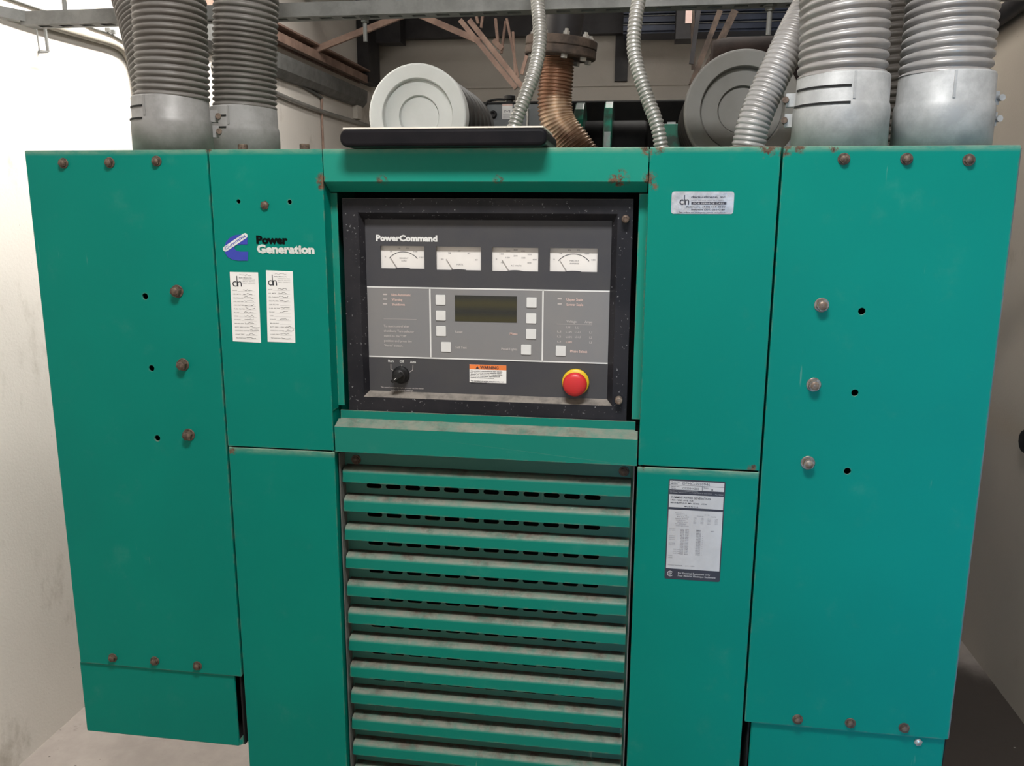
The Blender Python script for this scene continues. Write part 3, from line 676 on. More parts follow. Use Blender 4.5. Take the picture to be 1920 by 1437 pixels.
gauge(2, ('AC VOLTS',), False, [(.50, ['0', '100', '200', '300', '400', '500', '600']), (.36, ['75', '150', '200', '225', '300'])], 'gauge reading AC volts, third from left')
gauge(3, ('PERCENT', 'AMPERES'), True, [(.50, ['0', '25', '50', '75', '100', '125'])], 'gauge reading percent amperes, fourth from left')
# selector switch
c_ = Vector((pl(752, 703)[0], YP, pl(752, 703)[1])); k_ = thing
mb = MB(); mb.lathe([(.0150, 0), (.0150, .003), (.0138, .0055), (.0120, .0065), (.0115, .014), (.0105, .0165), (0, .017)], c_, (0, -1, 0), 'black_rubber', 32)
kn = mb.build('selector_switch', ip); lab(kn, 'black rotary selector knob')
mb = MB(); ang = math.radians(218); d_ = Vector((math.cos(ang), 0, math.sin(ang))); s_ = Vector((-d_.z, 0, d_.x))
base = c_+Vector((0, -.0165, 0)); tip = base+d_*.0145; tail = base-d_*.0095
pts = [tail-s_*.0045, tail+s_*.0045, tip+s_*.0028, tip-s_*.0028]
dn = Vector((0, -.0095, 0)); mb.add(pts+[p+dn+(base-p)*.12 for p in pts], [(0, 1, 2, 3), (7, 6, 5, 4), (0, 4, 5, 1), (1, 5, 6, 2), (2, 6, 7, 3), (3, 7, 4, 0)], 'black_rubber')
mb.build('knob_grip', kn, .0008)
mb = MB(); q0 = base+dn*1.02+d_*.001; q1 = base+dn*1.02+d_*.006; mb.bar(q0, q1, .0007, .0005, 'print_white', (0, 1, 0)); mb.build('pointer_mark', kn)
# emergency stop
c_ = Vector((pl(1079.5, 716.5)[0], YP, pl(1079.5, 716.5)[1]))
mb = MB(); mb.lathe([(.0222, 0), (.0225, .004), (.0215, .0065), (.014, .0070), (.0135, .0072)], c_, (0, -1, 0), 'yellow_plastic', 40)
es_ = mb.build('emergency_stop', ip); lab(es_, 'red mushroom stop button on a yellow collar')
mb = MB(); mb.lathe([(.0115, .006), (.0115, .015), (.0185, .0165), (.0198, .0195), (.0195, .0235), (.0175, .0272), (.0130, .0292), (.006, .0300), (0, .0302)], c_, (0, -1, 0), 'red_plastic', 40)
mb.build('mushroom_head', es_)
# warning label
mb = MB(); a = pl(880.5, 716.5); c1 = pl(949.5, 686); zz0 = pl(915, 718)[1]; zz1 = pl(915, 684.5)[1]; zz2 = pl(915, 693.5)[1]
mb.box(a[0], c1[0], YP-.0005, YP-.00005, zz0, zz1, 'label_white'); mb.box(a[0], c1[0], YP-.0007, YP-.0005, zz2, zz1, 'orange_print')
x_ = a[0]; w_ = c1[0]-a[0]
mb.wtext('WARNING', x_+w_*.29, zz2+.0012, w_*.50, .0050, YP-.0007, 'ink_dark', .03, .0002)
mb.add([(x_+w_*.17, YP-.0009, zz2+.001), (x_+w_*.26, YP-.0009, zz2+.001), (x_+w_*.215, YP-.0009, zz2+.0062)], [(0, 1, 2)], 'ink_dark')
for i, (s_, w) in enumerate((('Operating generators can cause', .86), ('loss of property, severe personal injury', .84), ('death or damage to equipment', .86), ('by start or improper operation of', .80), ('control or operation systems.', .64), ('', 0), ('The operation or service manual must be read', .90), ('safety and installation instructions', .90))):
    if s_: mb.wtext(s_, x_+w_*.03, zz2-.0035-.00285*i, w_*w, .0016, YP-.0005, 'ink_dark', .03, .0003)
lab(mb.build('warning_label', ip), 'white and orange warning label')
for q in ((1173, 411), (1160, 752)):
    mb = MB(); c_ = at(q[0], q[1], YR-.01); c_ = Vector((c_.x, YR, c_.z))
    mb.lathe([(.0062, 0), (.0062, .009), (.0055, .0105), (.0035, .0112), (.0030, .0106), (0, .0106)], c_, (0, -1, 0), 'rusty_bolt' if q[1] < 500 else 'zinc_bolt', 18, False); mb.build('panel_screw', ip)

# ================================================================== TRAY AND PAPER ON TOP
ty0 = -.032; tl_ = at(636, 255, ty0); tr_ = at(1022, 255, ty0); tx0, tx1 = tl_.x, tr_.x+.003
tz0 = TOP+.0005; tz1 = at(800, 241, ty0).z
mb = MB(); mb.prism_y([(x, z) for x, z in rr(tx0, tx1, tz0, tz1, .011, 6)], ty0, .12, 'tray_plastic')
tr = mb.build('black_tray', None, .005, 3); tag(tr, 'black rounded flat case lying on the cabinet top edge', 'case')
mb = MB(); mb.box(tx0+.005, tx1-.006, ty0+.003, .11, tz1+.0003, tz1+.0026, 'paper'); tag(mb.build('paper_pad'), 'thin cream paper pad lying on the black case', 'paper')

# ================================================================== CONDUITS ON TOP
def hose(name, pix, r, step, label, cat='conduit', mat='hose_sheath', collar=None, group=None, depth=.08, seg=36, sub=8, zstart=None, helix=0):
    pts = [at(a, b1, y_) for a, b1, y_ in pix]
    if zstart is not None: pts[0] = Vector((pts[0].x, pts[0].y, zstart))
    base = pts[0].copy(); t = thing(name, base, label, cat, group)
    path = catmull(pts, step/sub)
    def rad(i, a):                                      # helical ribs, one turn per pitch
        g = abs(math.cos(math.pi*(i/sub-helix*a/(2*math.pi)))); return r*(1-depth*(.35*g**2+.65*g**7))
    mb = MB(); mb.tube(path, rad, mat, seg); mb.build('corrugated_hose', t); return t, path
def clamp(t, c, r, h, side, slots=True, ang0=200, cm='clamp_alloy', sweep=58, bm_='rusty_bolt'):
    # cast two-part conduit clamp: cylinder with slits and a bolt lug
    mb = MB(); c = Vector(c)
    mb.lathe([(r*.80, 0), (r*1.06, 0), (r*1.06, h*.52), (r*1.04, h*.60), (r*1.02, h*.62), (r*1.01, h*.97), (r*.985, h), (r*.80, h)], c, (0, 0, 1), cm, 56)
    cl = mb.build('clamp_collar', t)
    sr = math.radians(ang0+sweep+4); mb = MB(); mb.bar(c+Vector((r*1.012*math.cos(sr), r*1.012*math.sin(sr), h*.63)), c+Vector((r*1.0*math.cos(sr), r*1.0*math.sin(sr), h*.98)), .0035, .0035, cm, (1, 0, 0)); mb.build('clamp_seam', cl)
    if slots:
        for k in (.58, .80):
            mb = MB(); R_ = r*1.068 if k < .6 else r*1.03; n = 12; hh = h*.014; z_ = c.z+h*k; vs = []; fs = []
            for i in range(n+1):
                a_ = math.radians(ang0+sweep*i/n)
                for dr, dz in ((-.004, -hh), (.0004, -hh), (.0004, hh), (-.004, hh)): vs.append((c.x+(R_+dr)*math.cos(a_), c.y+(R_+dr)*math.sin(a_), z_+dz))
            for i in range(n):
                for j in range(4): fs.append((i*4+j, i*4+(j+1) % 4, i*4+4+(j+1) % 4, i*4+4+j))
            fs += [(0, 1, 2, 3), (n*4+3, n*4+2, n*4+1, n*4)]
            mb.add(vs, fs, 'black_void'); mb.build('clamp_slit', cl)
    mb = MB(); a_ = math.radians(side); lx, ly = math.cos(a_), math.sin(a_)
    for k in (.42, .70):
        p0 = c+Vector((lx*r*.98, ly*r*.98, h*k)); p1 = c+Vector((lx*r*1.22, ly*r*1.22, h*k)); mb.bar(p0, p1, .016, .020, cm)
        mb.tube([p1+Vector((-ly*.016, lx*.016, 0)), p1+Vector((ly*.016, -lx*.016, 0))], .005, bm_, 10)
    mb.build('clamp_lug', cl); return cl
def base_pt(px, y): p = at(px, 262, y); return Vector((p.x, y, TOP+.001))
# big pair at left
RH = .0605
p1 = base_pt(325, .10); ch = at(325, 190, .10).z-TOP
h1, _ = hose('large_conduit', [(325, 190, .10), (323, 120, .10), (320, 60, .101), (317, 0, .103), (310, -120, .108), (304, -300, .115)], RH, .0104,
    'large grey corrugated conduit, leftmost and nearest of the left pair', 'conduit', 'shaded_sheath', group=None, zstart=TOP+.002+ch)
clamp(h1, p1, .0625, ch+.004, 28, True, 197, 'shaded_alloy', 58)
p2 = base_pt(460, .30); ch2 = at(460, 208, .30).z-TOP
h2, _ = hose('large_conduit', [(460, 208, .30), (459, 140, .30), (460, 70, .30), (462, 0, .30), (466, -120, .31), (470, -260, .33)], RH, .0104,
    'large grey corrugated conduit just right of the left front conduit, behind two rusty studs', mat='shaded_sheath', zstart=TOP+.002+ch2)
clamp(h2, p2, .0625, ch2+.004, 160, True, 197, 'shaded_alloy', 68)
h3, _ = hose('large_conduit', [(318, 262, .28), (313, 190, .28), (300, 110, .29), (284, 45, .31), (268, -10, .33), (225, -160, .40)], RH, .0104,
    'large grey corrugated conduit mostly hidden behind the leftmost conduit', mat='shaded_sheath', zstart=TOP+.002)
# right pair
p4 = base_pt(1572, .10); ch4 = at(1572, 150, .10).z-TOP
h4, _ = hose('large_conduit', [(1577, 150, .10), (1582, 90, .10), (1583, 40, .101), (1583, -10, .103), (1580, -120, .108), (1574, -260, .115)], .0655, .0130,
    'large grey corrugated conduit with slotted clamp, left of the right pair', helix=1, zstart=TOP+.002+ch4)
clamp(h4, p4, .067, ch4+.004, 168, True, 186, 'clamp_alloy', 82)
p5 = base_pt(1763, .11); ch5 = at(1770, 148, .11).z-TOP
h5, _ = hose('large_conduit', [(1770, 148, .11), (1776, 100, .11), (1782, 40, .112), (1788, -20, .114), (1799, -120, .119), (1812, -260, .126)], .0655, .0130,
    'large grey corrugated conduit with smooth clamp, rightmost on the cabinet', helix=1, zstart=TOP+.002+ch5)
clamp(h5, p5, .067, ch5+.004, 12, False, 200, 'clamp_alloy', 58, 'clamp_alloy')
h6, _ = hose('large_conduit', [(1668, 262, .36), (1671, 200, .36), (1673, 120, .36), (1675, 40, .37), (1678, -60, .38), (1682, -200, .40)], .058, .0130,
    'large corrugated conduit in shadow between the right pair', mat='shaded_sheath', zstart=TOP+.002)
h7, _ = hose('medium_conduit', [(1402, 268, .16), (1415, 225, .16), (1440, 165, .17), (1466, 110, .18), (1495, 50, .20), (1535, -20, .24), (1590, -110, .30), (1620, -220, .34)], .0275, .0080,
    'medium grey corrugated conduit slanting up to the right in front of the dim filter', zstart=TOP+.002, seg=28)
mb = MB(); c_ = Vector(h7.location); c_.z = TOP+.0005; mb.lathe([(.040, 0), (.040, .003), (.031, .004), (.030, .010), (.0285, .011)], c_, (0, 0, 1), 'rust_and_shade_brown', 8, False); mb.build('lock_nut', h7)
h8, _ = hose('small_conduit', [(952, 262, .26), (966, 232, .26), (985, 180, .27), (1003, 130, .29), (1012, 80, .31), (1011, 40, .33), (1006, -20, .36), (1002, -120, .40)], .0130, .0072,
    'thin bright corrugated conduit curving up in front of the bronze bellows', 'conduit', 'small_conduit_steel', zstart=TOP+.002, depth=.20, seg=20)
h9, _ = hose('small_conduit', [(1243, 266, .20), (1232, 235, .20), (1214, 185, .21), (1196, 130, .22), (1188, 85, .23), (1192, 35, .24), (1200, -20, .26), (1210, -120, .30)], .0125, .0072,
    'thin corrugated conduit curving up right of the green lifting plates', 'conduit', 'small_conduit_steel', zstart=TOP+.002, depth=.20, seg=20)
mb = MB(); c_ = Vector(h9.location); c_.z = TOP+.0005; mb.lathe([(.024, 0), (.024, .003), (.017, .004), (.017, .012), (.014, .013)], c_+Vector((.012, 0, 0)), (0, 0, 1), 'rust_and_shade_brown', 8, False); mb.build('lock_nut', h9)

# ================================================================== OVERHEAD STRUT
ys = .47
zt0, zt1 = at(600, 30, ys).z, at(600, 3, ys).z; xs0, xs1 = at(38, 40, ys).x, 2.1
sc = thing('strut_rack', (.8, ys, zt0), 'long grey slotted steel channel crossing overhead behind the large conduits', 'steel channel')
mb = MB(); dpt = .045
mb.box(xs0, xs1, ys, ys+.003, zt0, zt1, 'strut_steel'); mb.box(xs0, xs1, ys+dpt-.003, ys+dpt, zt0, zt1, 'strut_steel')
ch_ = mb.box(xs0, xs1, ys+.003, ys+dpt-.003, zt1-.003, zt1, 'strut_steel'); mb.build('channel', sc)
hl = []; x_ = xs0+.03
while x_ < xs1-.05: hl.append((x_, x_+.028)); x_ += .05
# slotted web underneath
mb = MB(); prev = xs0
for a, c1 in hl:
    mb.box(prev, a, ys+.003, ys+dpt-.003, zt0, zt0+.003, 'strut_steel'); mb.box(a, c1, ys+.003, ys+.014, zt0, zt0+.003, 'strut_steel'); mb.box(a, c1, ys+dpt-.014, ys+dpt-.003, zt0, zt0+.003, 'strut_steel'); prev = c1
mb.box(prev, xs1, ys+.003, ys+dpt-.003, zt0, zt0+.003, 'strut_steel'); mb.build('slotted_web', sc)
for q0, q1, w in (((684, 32), (687, 78), .0042), ((1443, 26), (1445, 66), .0050)):
    a = at(q0[0], q0[1], ys+.02); c1 = at(q1[0], q1[1], ys+.02); mb = MB(); mb.tube([(a.x, a.y, zt0), (a.x, a.y, c1.z)], w, 'strut_steel', 12)
    mb.lathe([(.013, 0), (.013, .003), (.009, .004), (.009, .010), (0, .0102)], (a.x, a.y, zt0), (0, 0, -1), 'strut_steel', 6, False); mb.build('hanger_rod', sc)
mb = MB(); a = at(38, 28, ys); c1 = atx(-40, 4, XL+.03); mb.bar((a.x+.015, ys+.02, zt1-.012), (XL+.003, ys+.02-.20, zt1+.035), .03, .022, 'strut_steel'); mb.build('wall_strut', sc)
# upper second channel just above frame supports hoses
for px in (120, 1300):
    a = at(px, 10, ys+.02); mb = MB(); mb.tube([(a.x, ys+.022, zt1-.02), (a.x, ys+.022, ZC)], .005, 'strut_steel', 10); mb.build('hanger_rod', sc)

# ================================================================== ENGINE BEHIND
def canister(px, py, rpx, y_, label, ln_, lit):
    c_ = at(px, py, y_); c_ = Vector((c_.x, y_, c_.z)); r = rpx*mpp(c_)
    t = thing('air_filter', (c_.x, y_+ln_/2, c_.z-r), label, 'air filter', 'round air filter canisters behind the cabinet')
    mb = MB(); fm = 'filter_grey' if lit else 'filter_shaded'  # lit and shaded filter: the light difference is put into the grey
    mb.lathe([(0, .030), (r*.385, .030), (r*.395, .032), (r*.405, .030), (r*.41, .024), (r*.415, .021), (r*.69, .019), (r*.705, .021), (r*.715, .018), (r*.72, .004), (r*.73, .002), (r*.96, .0), (r*.985, .001), (r*1.0, .005), (r*1.0, .040), (r*.96, .044)], c_, (0, 1, 0), fm, 96, False)
    mb.build('end_cap', t)
    pr = [(0, .0445), (r*.955, .0445)]; d0 = .07
    while d0 < ln_-.05: pr += [(r*.955, d0), (r*.975, d0+.004), (r*.975, d0+.010), (r*.955, d0+.014)]; d0 += .07
    pr += [(r*.955, ln_), (0, ln_)]
    mb = MB(); mb.lathe(pr, c_, (0, 1, 0), 'filter_black', 64); mb.build('canister_body', t)
    mb = MB(); mb.box(c_.x-r*.7, c_.x+r*.7, y_+.18, y_+.24, c_.z-r*1.5, c_.z-r*.6, 'dark_steel'); mb.build('support_saddle', t)
    return t
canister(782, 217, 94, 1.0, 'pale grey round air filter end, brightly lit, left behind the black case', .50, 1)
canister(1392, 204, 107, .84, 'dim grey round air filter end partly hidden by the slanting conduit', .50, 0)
# exhaust
ye = .90
t = thing('exhaust_riser', (at(1055, 262, ye).x, ye, at(1055, 262, ye).z), 'bronze exhaust bellows topped by a rusty bolted flange', 'exhaust pipe')
pp = [at(1100, 310, ye), at(1072, 268, ye), at(1047, 232, ye), at(1040, 190, ye), at(1043, 150, ye), at(1046, 108, ye)]
path = catmull(pp, .0084/8); rr0 = [31*mpp(path[0])*(1-.10*abs(math.cos(math.pi*(i % 8)/8))**2)*(1.14-.14*i/len(path)) for i in range(len(path))]
mb = MB(); mb.tube(path, rr0, 'bronze', 40); lab(mb.build('bellows', t), 'bronze corrugated bellows')
fc = at(1050, 108, ye); R_ = 67*mpp(fc); ax = Vector((.10, -.03, 1)).normalized()
mb = MB(); mb.lathe([(R_*.3, 0), (R_*.98, 0), (R_, .003), (R_, .0185), (R_*.98, .020), (R_*.97, .0205), (R_*.98, .021), (R_, .023), (R_, .040), (R_*.97, .043), (R_*.3, .043)], fc, ax, 'rust_and_shade_brown', 48, False); fl = mb.build('flange', t)
u = ax.orthogonal().normalized(); w = ax.cross(u)
for k in range(8):
    a_ = 2*math.pi*(k+.3)/8; c_ = fc+(u*math.cos(a_)+w*math.sin(a_))*R_*.80; mb = MB()
    mb.lathe([(.0085, -.009), (.0085, 0), (.0085, .043), (.0085, .052), (.0050, .053), (.0050, .058), (0, .058)], c_, ax, 'bright_bolt', 6, False); mb.build('flange_bolt', fl)
mb = MB(); mb.tube([fc+ax*.043, fc+ax*.12, fc+ax*.5, fc+ax*1.0], [R_*.52, R_*.56, R_*.56, R_*.56], 'dark_steel', 32); mb.build('upper_pipe', t)
# engine block and drums
eng = thing('engine', (.8, 1.9, 0), 'dark engine body with green brackets behind the cabinet', 'engine')
ztop = at(1200, 187, 1.55).z
mb = MB(); x0 = at(1034, 190, 1.55).x; x1 = at(1330, 190, 1.55).x
mb.box(x0, x1, 1.55, 2.6, 1.0, ztop, 'engine_black'); mb.box(x0-.3, x1+.2, .95, 2.9, .0, 1.0, 'engine_black'); mb.build('engine_block', eng, .012, 3)
mb = MB(); a = at(1090, 240, 1.2); c1 = at(1215, 240, 1.2); zc_ = at(1150, 262, 1.2).z; mb.lathe([(0, 0), (.085, 0), (.09, .01), (.09, c1.x-a.x-.01), (.085, c1.x-a.x), (0, c1.x-a.x)], (a.x, 1.28, zc_-.03), (1, 0, 0), 'engine_black', 40); mb.build('drum', eng)
def lug(pxa, pxb, ptop, y_, wy, label):
    a = at(pxa, 230, y_); b1 = at(pxb, 230, y_); zt = at(pxa, ptop, y_).z; z0 = 1.0; r = wy/2; pr = []
    n = 10
    for k in range(n+1):
        a_ = math.pi*k/n; pr.append((y_+r-r*math.cos(a_), zt-r*1.1+r*1.1*math.sin(a_)))
    pr += [(y_+wy*1.0, z0), (y_+.02, z0), (y_+.02, zt-.19), (y_, zt-.14)]
    mb = MB(); mb.prism_x(pr, a.x, b1.x, 'engine_green'); o = mb.build('lifting_plate', eng, .003); lab(o, label)
lug(1074, 1092, 182, 1.10, .25, 'green rounded lifting plate'); lug(1131, 1147, 179, 1.10, .25, 'green rounded lifting plate')
mb = MB(); a = at(1244, 232, 1.3); c1 = at(1292, 300, 1.3); mb.box(a.x, c1.x, 1.3, 1.42, 1.0, a.z, 'engine_green'); mb.build('green_cover', eng, .004)
mb = MB(); a = at(1251, 236, 1.3); c1 = at(1267, 231, 1.3); mb.box(a.x, c1.x, 1.31, 1.34, at(1251, 232, 1.3).z, at(1251, 228, 1.3).z, 'label_grey'); mb.build('tag_plate', eng)
# battery charger
yc = 1.62
t = thing('battery_charger', (at(955, 232, yc).x, yc+.1, at(955, 262, yc).z), 'grey metal box with white caution label and black lid seen above the case', 'equipment box')
a = at(895, 262, yc); c1 = at(1022, 194, yc)
mb = MB(); mb.box(a.x, c1.x, yc, yc+.22, a.z-.25, c1.z, 'charger_grey'); bb = mb.build('box_body', t, .003)
mb = MB(); zl = c1.z; mb.box(a.x-.004, c1.x+.004, yc-.004, yc+.224, zl, zl+.007, 'black_rubber'); mb.build('lid', t, .002)
cc = at(956, 190, yc+.03); mb = MB(); mb.lathe([(.012, 0), (.012, .008), (.019, .010), (.019, .022), (.016, .024), (0, .024)], (cc.x, yc+.03, zl+.007), (0, 0, 1), 'black_rubber', 20, False); mb.build('cap', t)
mb = MB(); pts = [at(948, 187, yc+.02), at(930, 187, yc+.01), at(915, 191, yc), at(908, 204, yc-.01), at(904, 230, yc-.01)]; mb.tube(catmull(pts, .006), .0045, 'black_rubber', 10); mb.build('cable', t)
kk = at(925, 215, yc); mb = MB(); mb.lathe([(.013, 0), (.013, .008), (.009, .012), (.007, .010), (0, .010)], (kk.x, yc, kk.z), (0, -1, 0), 'black_rubber', 24); mb.build('round_knob', t)
mb = MB(); a = at(941.5, 224, yc); c1 = at(961, 194.5, yc); mb.box(a.x, c1.x, yc-.0012, yc-.0002, a.z, c1.z, 'label_white'); mb.box(a.x, c1.x, yc-.0016, yc-.0012, c1.z-.007, c1.z, 'print_pink')
for i in range(5): mb.box(a.x+.003, c1.x-.003, yc-.0015, yc-.0012, a.z+.003+.0032*i, a.z+.0042+.0032*i, 'ink_faint')
mb.wtext('M', a.x+.008, a.z+.022, c1.x-a.x-.016, .008, yc-.0012, 'ink_grey', 0, .0003); mb.build('caution_label', t)
mb = MB(); a = at(990, 212, yc); mb.tube([(a.x, yc-.008, a.z-.05), (a.x, yc-.008, a.z+.012)], .004, 'bright_bolt', 10); mb.build('highlight_rod', t)  # bright bar added to stand for the upright highlight here

# ================================================================== ROOF STRUCTURE / BACK
yt = 2.9
t = thing('roof_truss', (.4, yt, 2.3), 'brown steel roof joist with slanting angle braces above the left filter', 'roof truss')
def br(q0, q1, wpx, y_, name='brace', mat='primer_brown', dd=.02):
    a, c1 = at(q0[0], q0[1], y_), at(q1[0], q1[1], y_+.001); mb = MB(); mb.bar(a, c1, dd, wpx*mpp(a), mat, Vector((0, 0, 1)) if abs((c1-a).z) < abs((c1-a).x)*2 else Vector((1, 0, 0))); return mb, name
for q0, q1, w, y_ in (((572, 101), (790, 15), 11, yt), ((750, 12), (900, 78), 11, yt), ((925, 76), (942, 92), 9, yt), ((863, 38), (968, 166), 9, yt-.2), ((880, 38), (981, 165), 9.5, yt-.2),
                      ((972, 145), (950, 35), 4, yt), ((940, 100), (948, 40), 4, yt+.2), ((978, 140), (1000, 60), 6, yt-.18), ((966, 140), (962, 60), 4, yt+.1), ((929, 35), (935, 92), 5, yt+.05), ((893, 30), (897, 44), 5, yt+.05), ((905, 30), (902, 52), 4, yt+.05)):
    mb, nm = br(q0, q1, w, y_); mb.build('brace', t)
mb = MB(); a = at(500, 20, yt); mb.box(XL+.001, 2.2, yt-.03, yt+.03, at(700, -8, yt).z, at(700, -8, yt).z+.03, 'primer_brown'); mb.build('top_chord', t)
t2 = thing('roof_truss', (1.3, yt, 2.3), 'dark brown steel roof brace leaning left of the dim filter', 'roof truss')
for q0, q1, w, y_, mt in (((1296, 160), (1350, 20), 10, yt-.2, 'rust_and_shade_brown'), ((1310, 160), (1378, 20), 13, yt-.25, 'rust_and_shade_brown'), ((1300, 130), (1298, 20), 7, yt, 'rust_and_shade_brown'), ((1296, 120), (1310, 20), 8, yt-.1, 'dark_steel')):  # shade on these braces is put into the darker brown
    mb, nm = br(q0, q1, w, y_, mat=mt); mb.build('brace', t2)
mb = MB(); a = at(1284, 47, yt); c1 = at(1297, 22, yt); mb.box(a.x, c1.x, yt-.04, yt-.03, a.z, c1.z, 'print_pink'); lab(mb.build('gusset', t2), 'pinkish gusset plate')
# ledger beam and gutter along the left wall
zb_ = atx(620, 112, XL+.06).z
mb = MB(); mb.box(XL+.001, XL+.075, 1.75, YB-.36, zb_+.034, zb_+.042, 'primer_brown'); mb.box(XL+.001, XL+.009, 1.75, YB-.36, zb_-.03, zb_+.034, 'primer_brown'); mb.box(XL+.03, XL+.06, 1.75, YB-.36, zb_-.028, zb_+.012, 'primer_brown')
tag(mb.build('ledger_angle'), 'long brown steel angle running along the left wall top', 'steel beam')
zb2 = atx(600, 150, XL+.05).z
mb = MB(); pr = [(XL+.001, zb2-.05), (XL+.03, zb2-.045), (XL+.05, zb2-.02), (XL+.055, zb2+.03), (XL+.055, zb2+.045), (XL+.001, zb2+.045)]
n = len(pr); mb.add([(x, 1.75, z) for x, z in pr]+[(x, YB-.36, z) for x, z in pr], [tuple(range(n)), tuple(range(2*n-1, n-1, -1))]+[(i, (i+1) % n, (i+1) % n+n, i+n) for i in range(n)], 'strut_steel')
tag(mb.build('wall_duct'), 'grey sheet metal duct on the left wall under the brown angle', 'duct')
# decking and dark blocks at the back wall
a = at(1090, 66, YB-.3); mb = MB()
for i in range(7):
    z = a.z+.012+i*.045; mb.box(.9, XR-.002, YB-.32, YB-.30, z, z+.030, 'decking_blue'); mb.box(.9, XR-.002, YB-.33, YB-.30, z+.030, z+.034, 'strut_steel'); mb.box(.9, XR-.002, YB-.30, YB-.101, z-.011, z+.034, 'decking_blue')
tag(mb.build('ribbed_duct'), 'dark blue ribbed metal duct high against the back wall', 'duct')
mb = MB(); a, c1 = at(712, 85, YB-.14), at(757, 60, YB-.14); mb.box(a.x, c1.x, YB-.22, YB-.101, a.z, ZC, 'dark_steel'); tag(mb.build('junction_block'), 'black block under the roof beside the left back corner', 'block')
mb = MB(); a, c1 = at(1265, 80, YB-.5), at(1300, 60, YB-.5); mb.box(a.x, c1.x, YB-.6, YB-.45, a.z, ZC, 'dark_steel'); tag(mb.build('junction_block'), 'black block under the roof beside the dark brown brace', 'block')
mb = MB(); a = atx(676, 148, XL+.05); mb.box(XL+.001, XL+.07, a.y+.1, YB-.15, a.z, ZC, 'dark_steel'); tag(mb.build('corner_post'), 'dirty dark post at the left back corner below the roof', 'post')
mb = MB(); c_ = at(1425, 100, 1.6); mb.lathe([(0, -.15), (.09, -.15), (.10, -.10), (.10, .25), (0, .25)], (c_.x, 1.6, c_.z-.05), (1, 0, .0), 'turbo_rust', 32); mb.tube([(c_.x+.18, 1.6, c_.z+.02), (c_.x+.18, 1.6, ZC-.01)], .07, 'turbo_rust', 28)
tag(mb.build('turbo_pipe'), 'rusty brown pipe elbow above the dim right filter', 'pipe')

# ================================================================== LEFT WALL CONDUITS
def wallpath(pix, off): return [atx(a, b1, XL+off) for a, b1 in pix]
def wtube(name, pix, r, mat, label, cat, off=None, extra=None):
    off = r+.001 if off is None else off; mb = MB(); mb.tube(catmull(wallpath(pix, off), .01), r, mat, 12)
    if extra: extra(mb)
    return tag(mb.build(name), label, cat)
wtube('wall_conduit', [(-60, -8), (0, 17), (60, 38), (120, 56), (180, 73), (215, 84), (235, 100), (247, 130), (254, 175), (258, 260)], .0105, 'cream_paint', 'cream painted conduit on the left wall bending down behind the leftmost conduit', 'pipe')
def clips(mb):
    for q in ((203, 60), (212, 64)):
        a = atx(q[0], q[1], XL+.008); mb.box(XL+.001, XL+.014, a.y-.005, a.y+.005, a.z, a.z+.012, 'strut_steel')
wtube('wall_cable', [(-20, -17), (25, 0), (80, 19), (140, 37), (175, 53), (205, 63), (228, 76), (240, 84)], .003, 'strut_steel', 'thin grey cable with clips above the cream painted conduit', 'cable', extra=clips)
mb = MB(); a, c1, d1, e1 = (atx(*q, XL+.03) for q in ((84, 50), (90, 97), (74, 95), (68, 52)))
mb.bar(a, c1, .006, .006, 'strut_steel'); mb.bar(c1, d1, .004, .004, 'strut_steel'); mb.bar(d1, e1, .003, .003, 'strut_steel'); mb.bar((c1.x, c1.y, c1.z), (XL+.001, c1.y, c1.z), .006, .006, 'strut_steel')
tag(mb.build('hanging_bracket'), 'thin metal bracket hanging below the left end of the overhead channel', 'bracket')
wtube('wall_conduit', [(400, 122), (420, 128), (515, 174), (600, 208), (690, 236), (760, 262)], .011, 'small_conduit_steel', 'grey conduit sloping down along the left wall, lower of two', 'pipe')
def vert(mb): mb.tube(wallpath([(603, 182), (604, 230), (607, 300)], .009), .006, 'primer_brown', 10)
wtube('wall_conduit', [(400, 74), (515, 131), (560, 157), (600, 181), (603.5, 186)], .0075, 'strut_steel', 'thin grey conduit turning straight down beside the black case', 'pipe', extra=vert)
mb = MB(); a, c1 = atx(667, 197, XL+.02), atx(676, 225, XL+.02); mb.box(XL+.001, XL+.03, a.y, c1.y, c1.z, a.z, 'wall_white'); tag(mb.build('switch_box'), 'small pale box on the left wall behind the left filter', 'switch box')
# right wall bits
c_ = atx(1926, 828, XR-.03); mb = MB(); mb.lathe([(.020, 0), (.020, .012), (.036, .016), (.038, .022), (.038, .034), (.033, .040), (0, .042)], (XR-.001, c_.y, c_.z), (-1, 0, 0), 'black_rubber', 12, False)
tag(mb.build('black_wall_knob'), 'black round knob on the right beige wall', 'knob')  # plain round knob on the wall, no valve behind it
mb = MB(); a, c1 = atx(1850, 66, XR-.04), atx(1960, -20, XR-.04); mb.tube(catmull([atx(1846, 52, XR-.035), atx(1880, 27, XR-.035), atx(1960, -30, XR-.035)], .02), .030, 'dark_steel', 20)
tag(mb.build('wall_pipe'), 'dark grey pipe sloping along the right wall top', 'pipe')

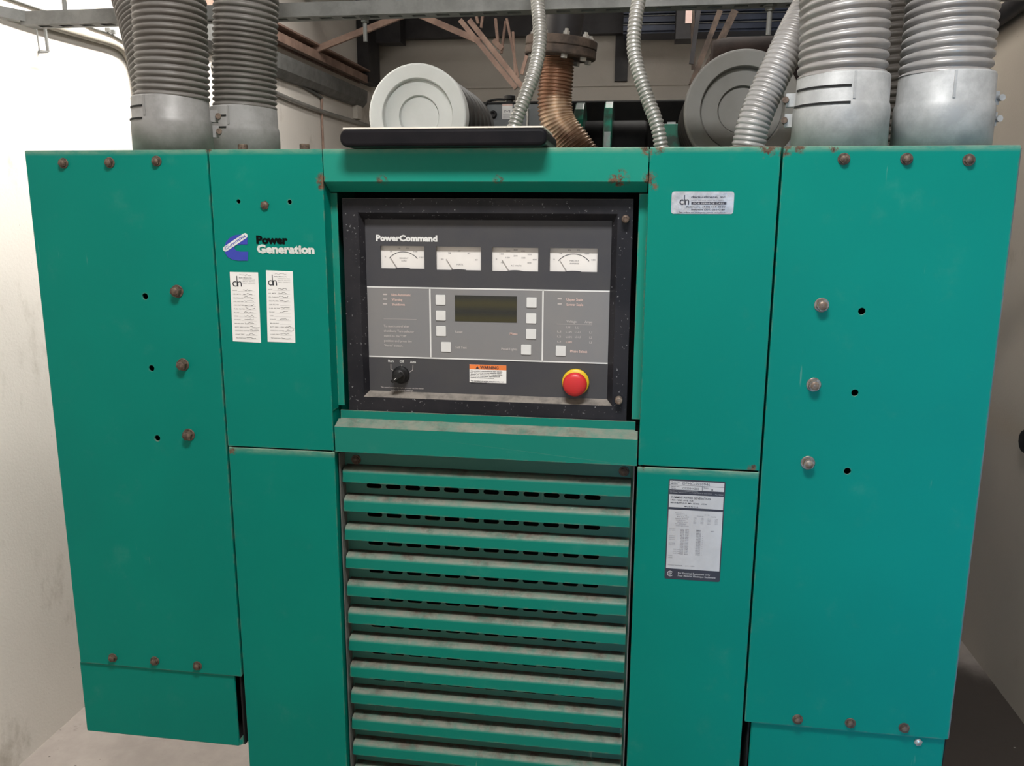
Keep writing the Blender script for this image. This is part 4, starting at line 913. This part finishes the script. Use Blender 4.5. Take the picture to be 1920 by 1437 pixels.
# ================================================================== LIGHTS
def lamp_fixture(name, x, y_, z, lx, ly, power, col, label, tilt=None, glow='lamp_glow'):
    t = thing(name, (x, y_, z), label, 'ceiling lamp')
    mb = MB(); mb.box(x-lx/2-.02, x+lx/2+.02, y_-ly/2-.02, y_+ly/2+.02, z+.01, z+.06, 'strut_steel'); mb.build('lamp_housing', t)
    mb = MB(); mb.box(x-lx/2, x+lx/2, y_-ly/2, y_+ly/2, z+.002, z+.0099, glow); mb.build('diffuser', t)
    return t
def area(x, y_, z, sx, sy, power, col, rot=(0, 0, 0)):
    l = bpy.data.lights.new('area', 'AREA'); l.shape = 'RECTANGLE'; l.size = sx; l.size_y = sy; l.energy = power; l.color = col
    o = bpy.data.objects.new('light', l); COL.objects.link(o); o.location = (x, y_, z); o.rotation_euler = rot; return o
# strip lamp over the aisle in front of the cabinet, lamp by the left wall, weak one at the back
lamp_fixture('panel_lamp', .95, -1.0, 2.95, .7, .3, 0, 0, 'short panel lamp on the ceiling above the aisle')
area(.95, -1.0, 2.94, .7, .3, 53, (1, .985, .96))
lamp_fixture('strip_lamp', -.05, 1.0, 2.86, .14, 1.8, 0, 0, 'long strip lamp hanging beside the left wall')
area(-.05, 1.0, 2.85, .14, 1.8, 74, (1, .97, .92), (0, math.radians(38), 0)).data.spread = math.radians(130)
# two added fill lights at the wall behind the camera, the right one bluish
area(1.86, YF+.03, .95, .5, 1.3, 3.0, (.12, .52, 1), (math.radians(89), 0, math.radians(1))).data.spread = math.radians(30)
area(.35, YF+.03, 1.7, 2.0, 1.6, 8.5, (1, .98, .95), (math.radians(90), 0, 0))
for n_, xa, xb, za, zb_2 in ((1, -.68, 1.38, .88, 2.52), (2, 1.58, 2.14, .27, 1.63)):  # frames added around the fill lights, no real openings
    mb = MB(); f_ = .03
    mb.box(xa-f_, xa, YF+.001, YF+.05, za-f_, zb_2+f_, 'wall_white') if xa-f_ > XL else None
    mb.box(xb, xb+f_, YF+.001, YF+.05, za-f_, zb_2+f_, 'wall_white'); mb.box(max(xa, XL+.001), xb, YF+.001, YF+.05, zb_2, zb_2+f_, 'wall_white'); mb.box(max(xa, XL+.001), xb, YF+.001, YF+.05, za-f_, za, 'wall_white')
    struct(mb.build('fill_frame_%d' % n_))
area(1.2, 2.2, 3.0, .8, .8, 17, (1, .96, .90))
w = bpy.data.worlds.new('world'); S.world = w; w.use_nodes = True
w.node_tree.nodes['Background'].inputs[0].default_value = (.5, .5, .5, 1); w.node_tree.nodes['Background'].inputs[1].default_value = .1

# ================================================================== CAMERA
cd = bpy.data.cameras.new('camera'); cd.sensor_fit = 'HORIZONTAL'; cd.sensor_width = 36; cd.lens = F*36/1920; cd.clip_start = .02
GR = {'large_conduit': 'large corrugated conduits rising from the cable boxes', 'small_conduit': 'thin corrugated conduits rising from the cabinet top', 'cable_box': 'green cable boxes either side of the cabinet',
      'roof_truss': 'brown roof joists', 'wall_conduit': 'conduits along the left wall', 'junction_block': 'black blocks under the roof'}
for o_ in list(COL.objects):
    k_ = o_.name.split('.')[0]
    if o_.parent is None and k_ in GR: o_['group'] = GR[k_]
co = bpy.data.objects.new('camera', cd); COL.objects.link(co)
M = Matrix.Identity(3); M.col[0] = RM.col[0]; M.col[1] = RM.col[2]; M.col[2] = -RM.col[1]
M4 = M.to_4x4(); M4.translation = CAM; co.matrix_world = M4
S.camera = co
S.view_settings.view_transform = 'Standard'; S.view_settings.look = 'None'; S.view_settings.gamma = 1; S.view_settings.use_curve_mapping = False
S.view_settings.exposure = 0.0
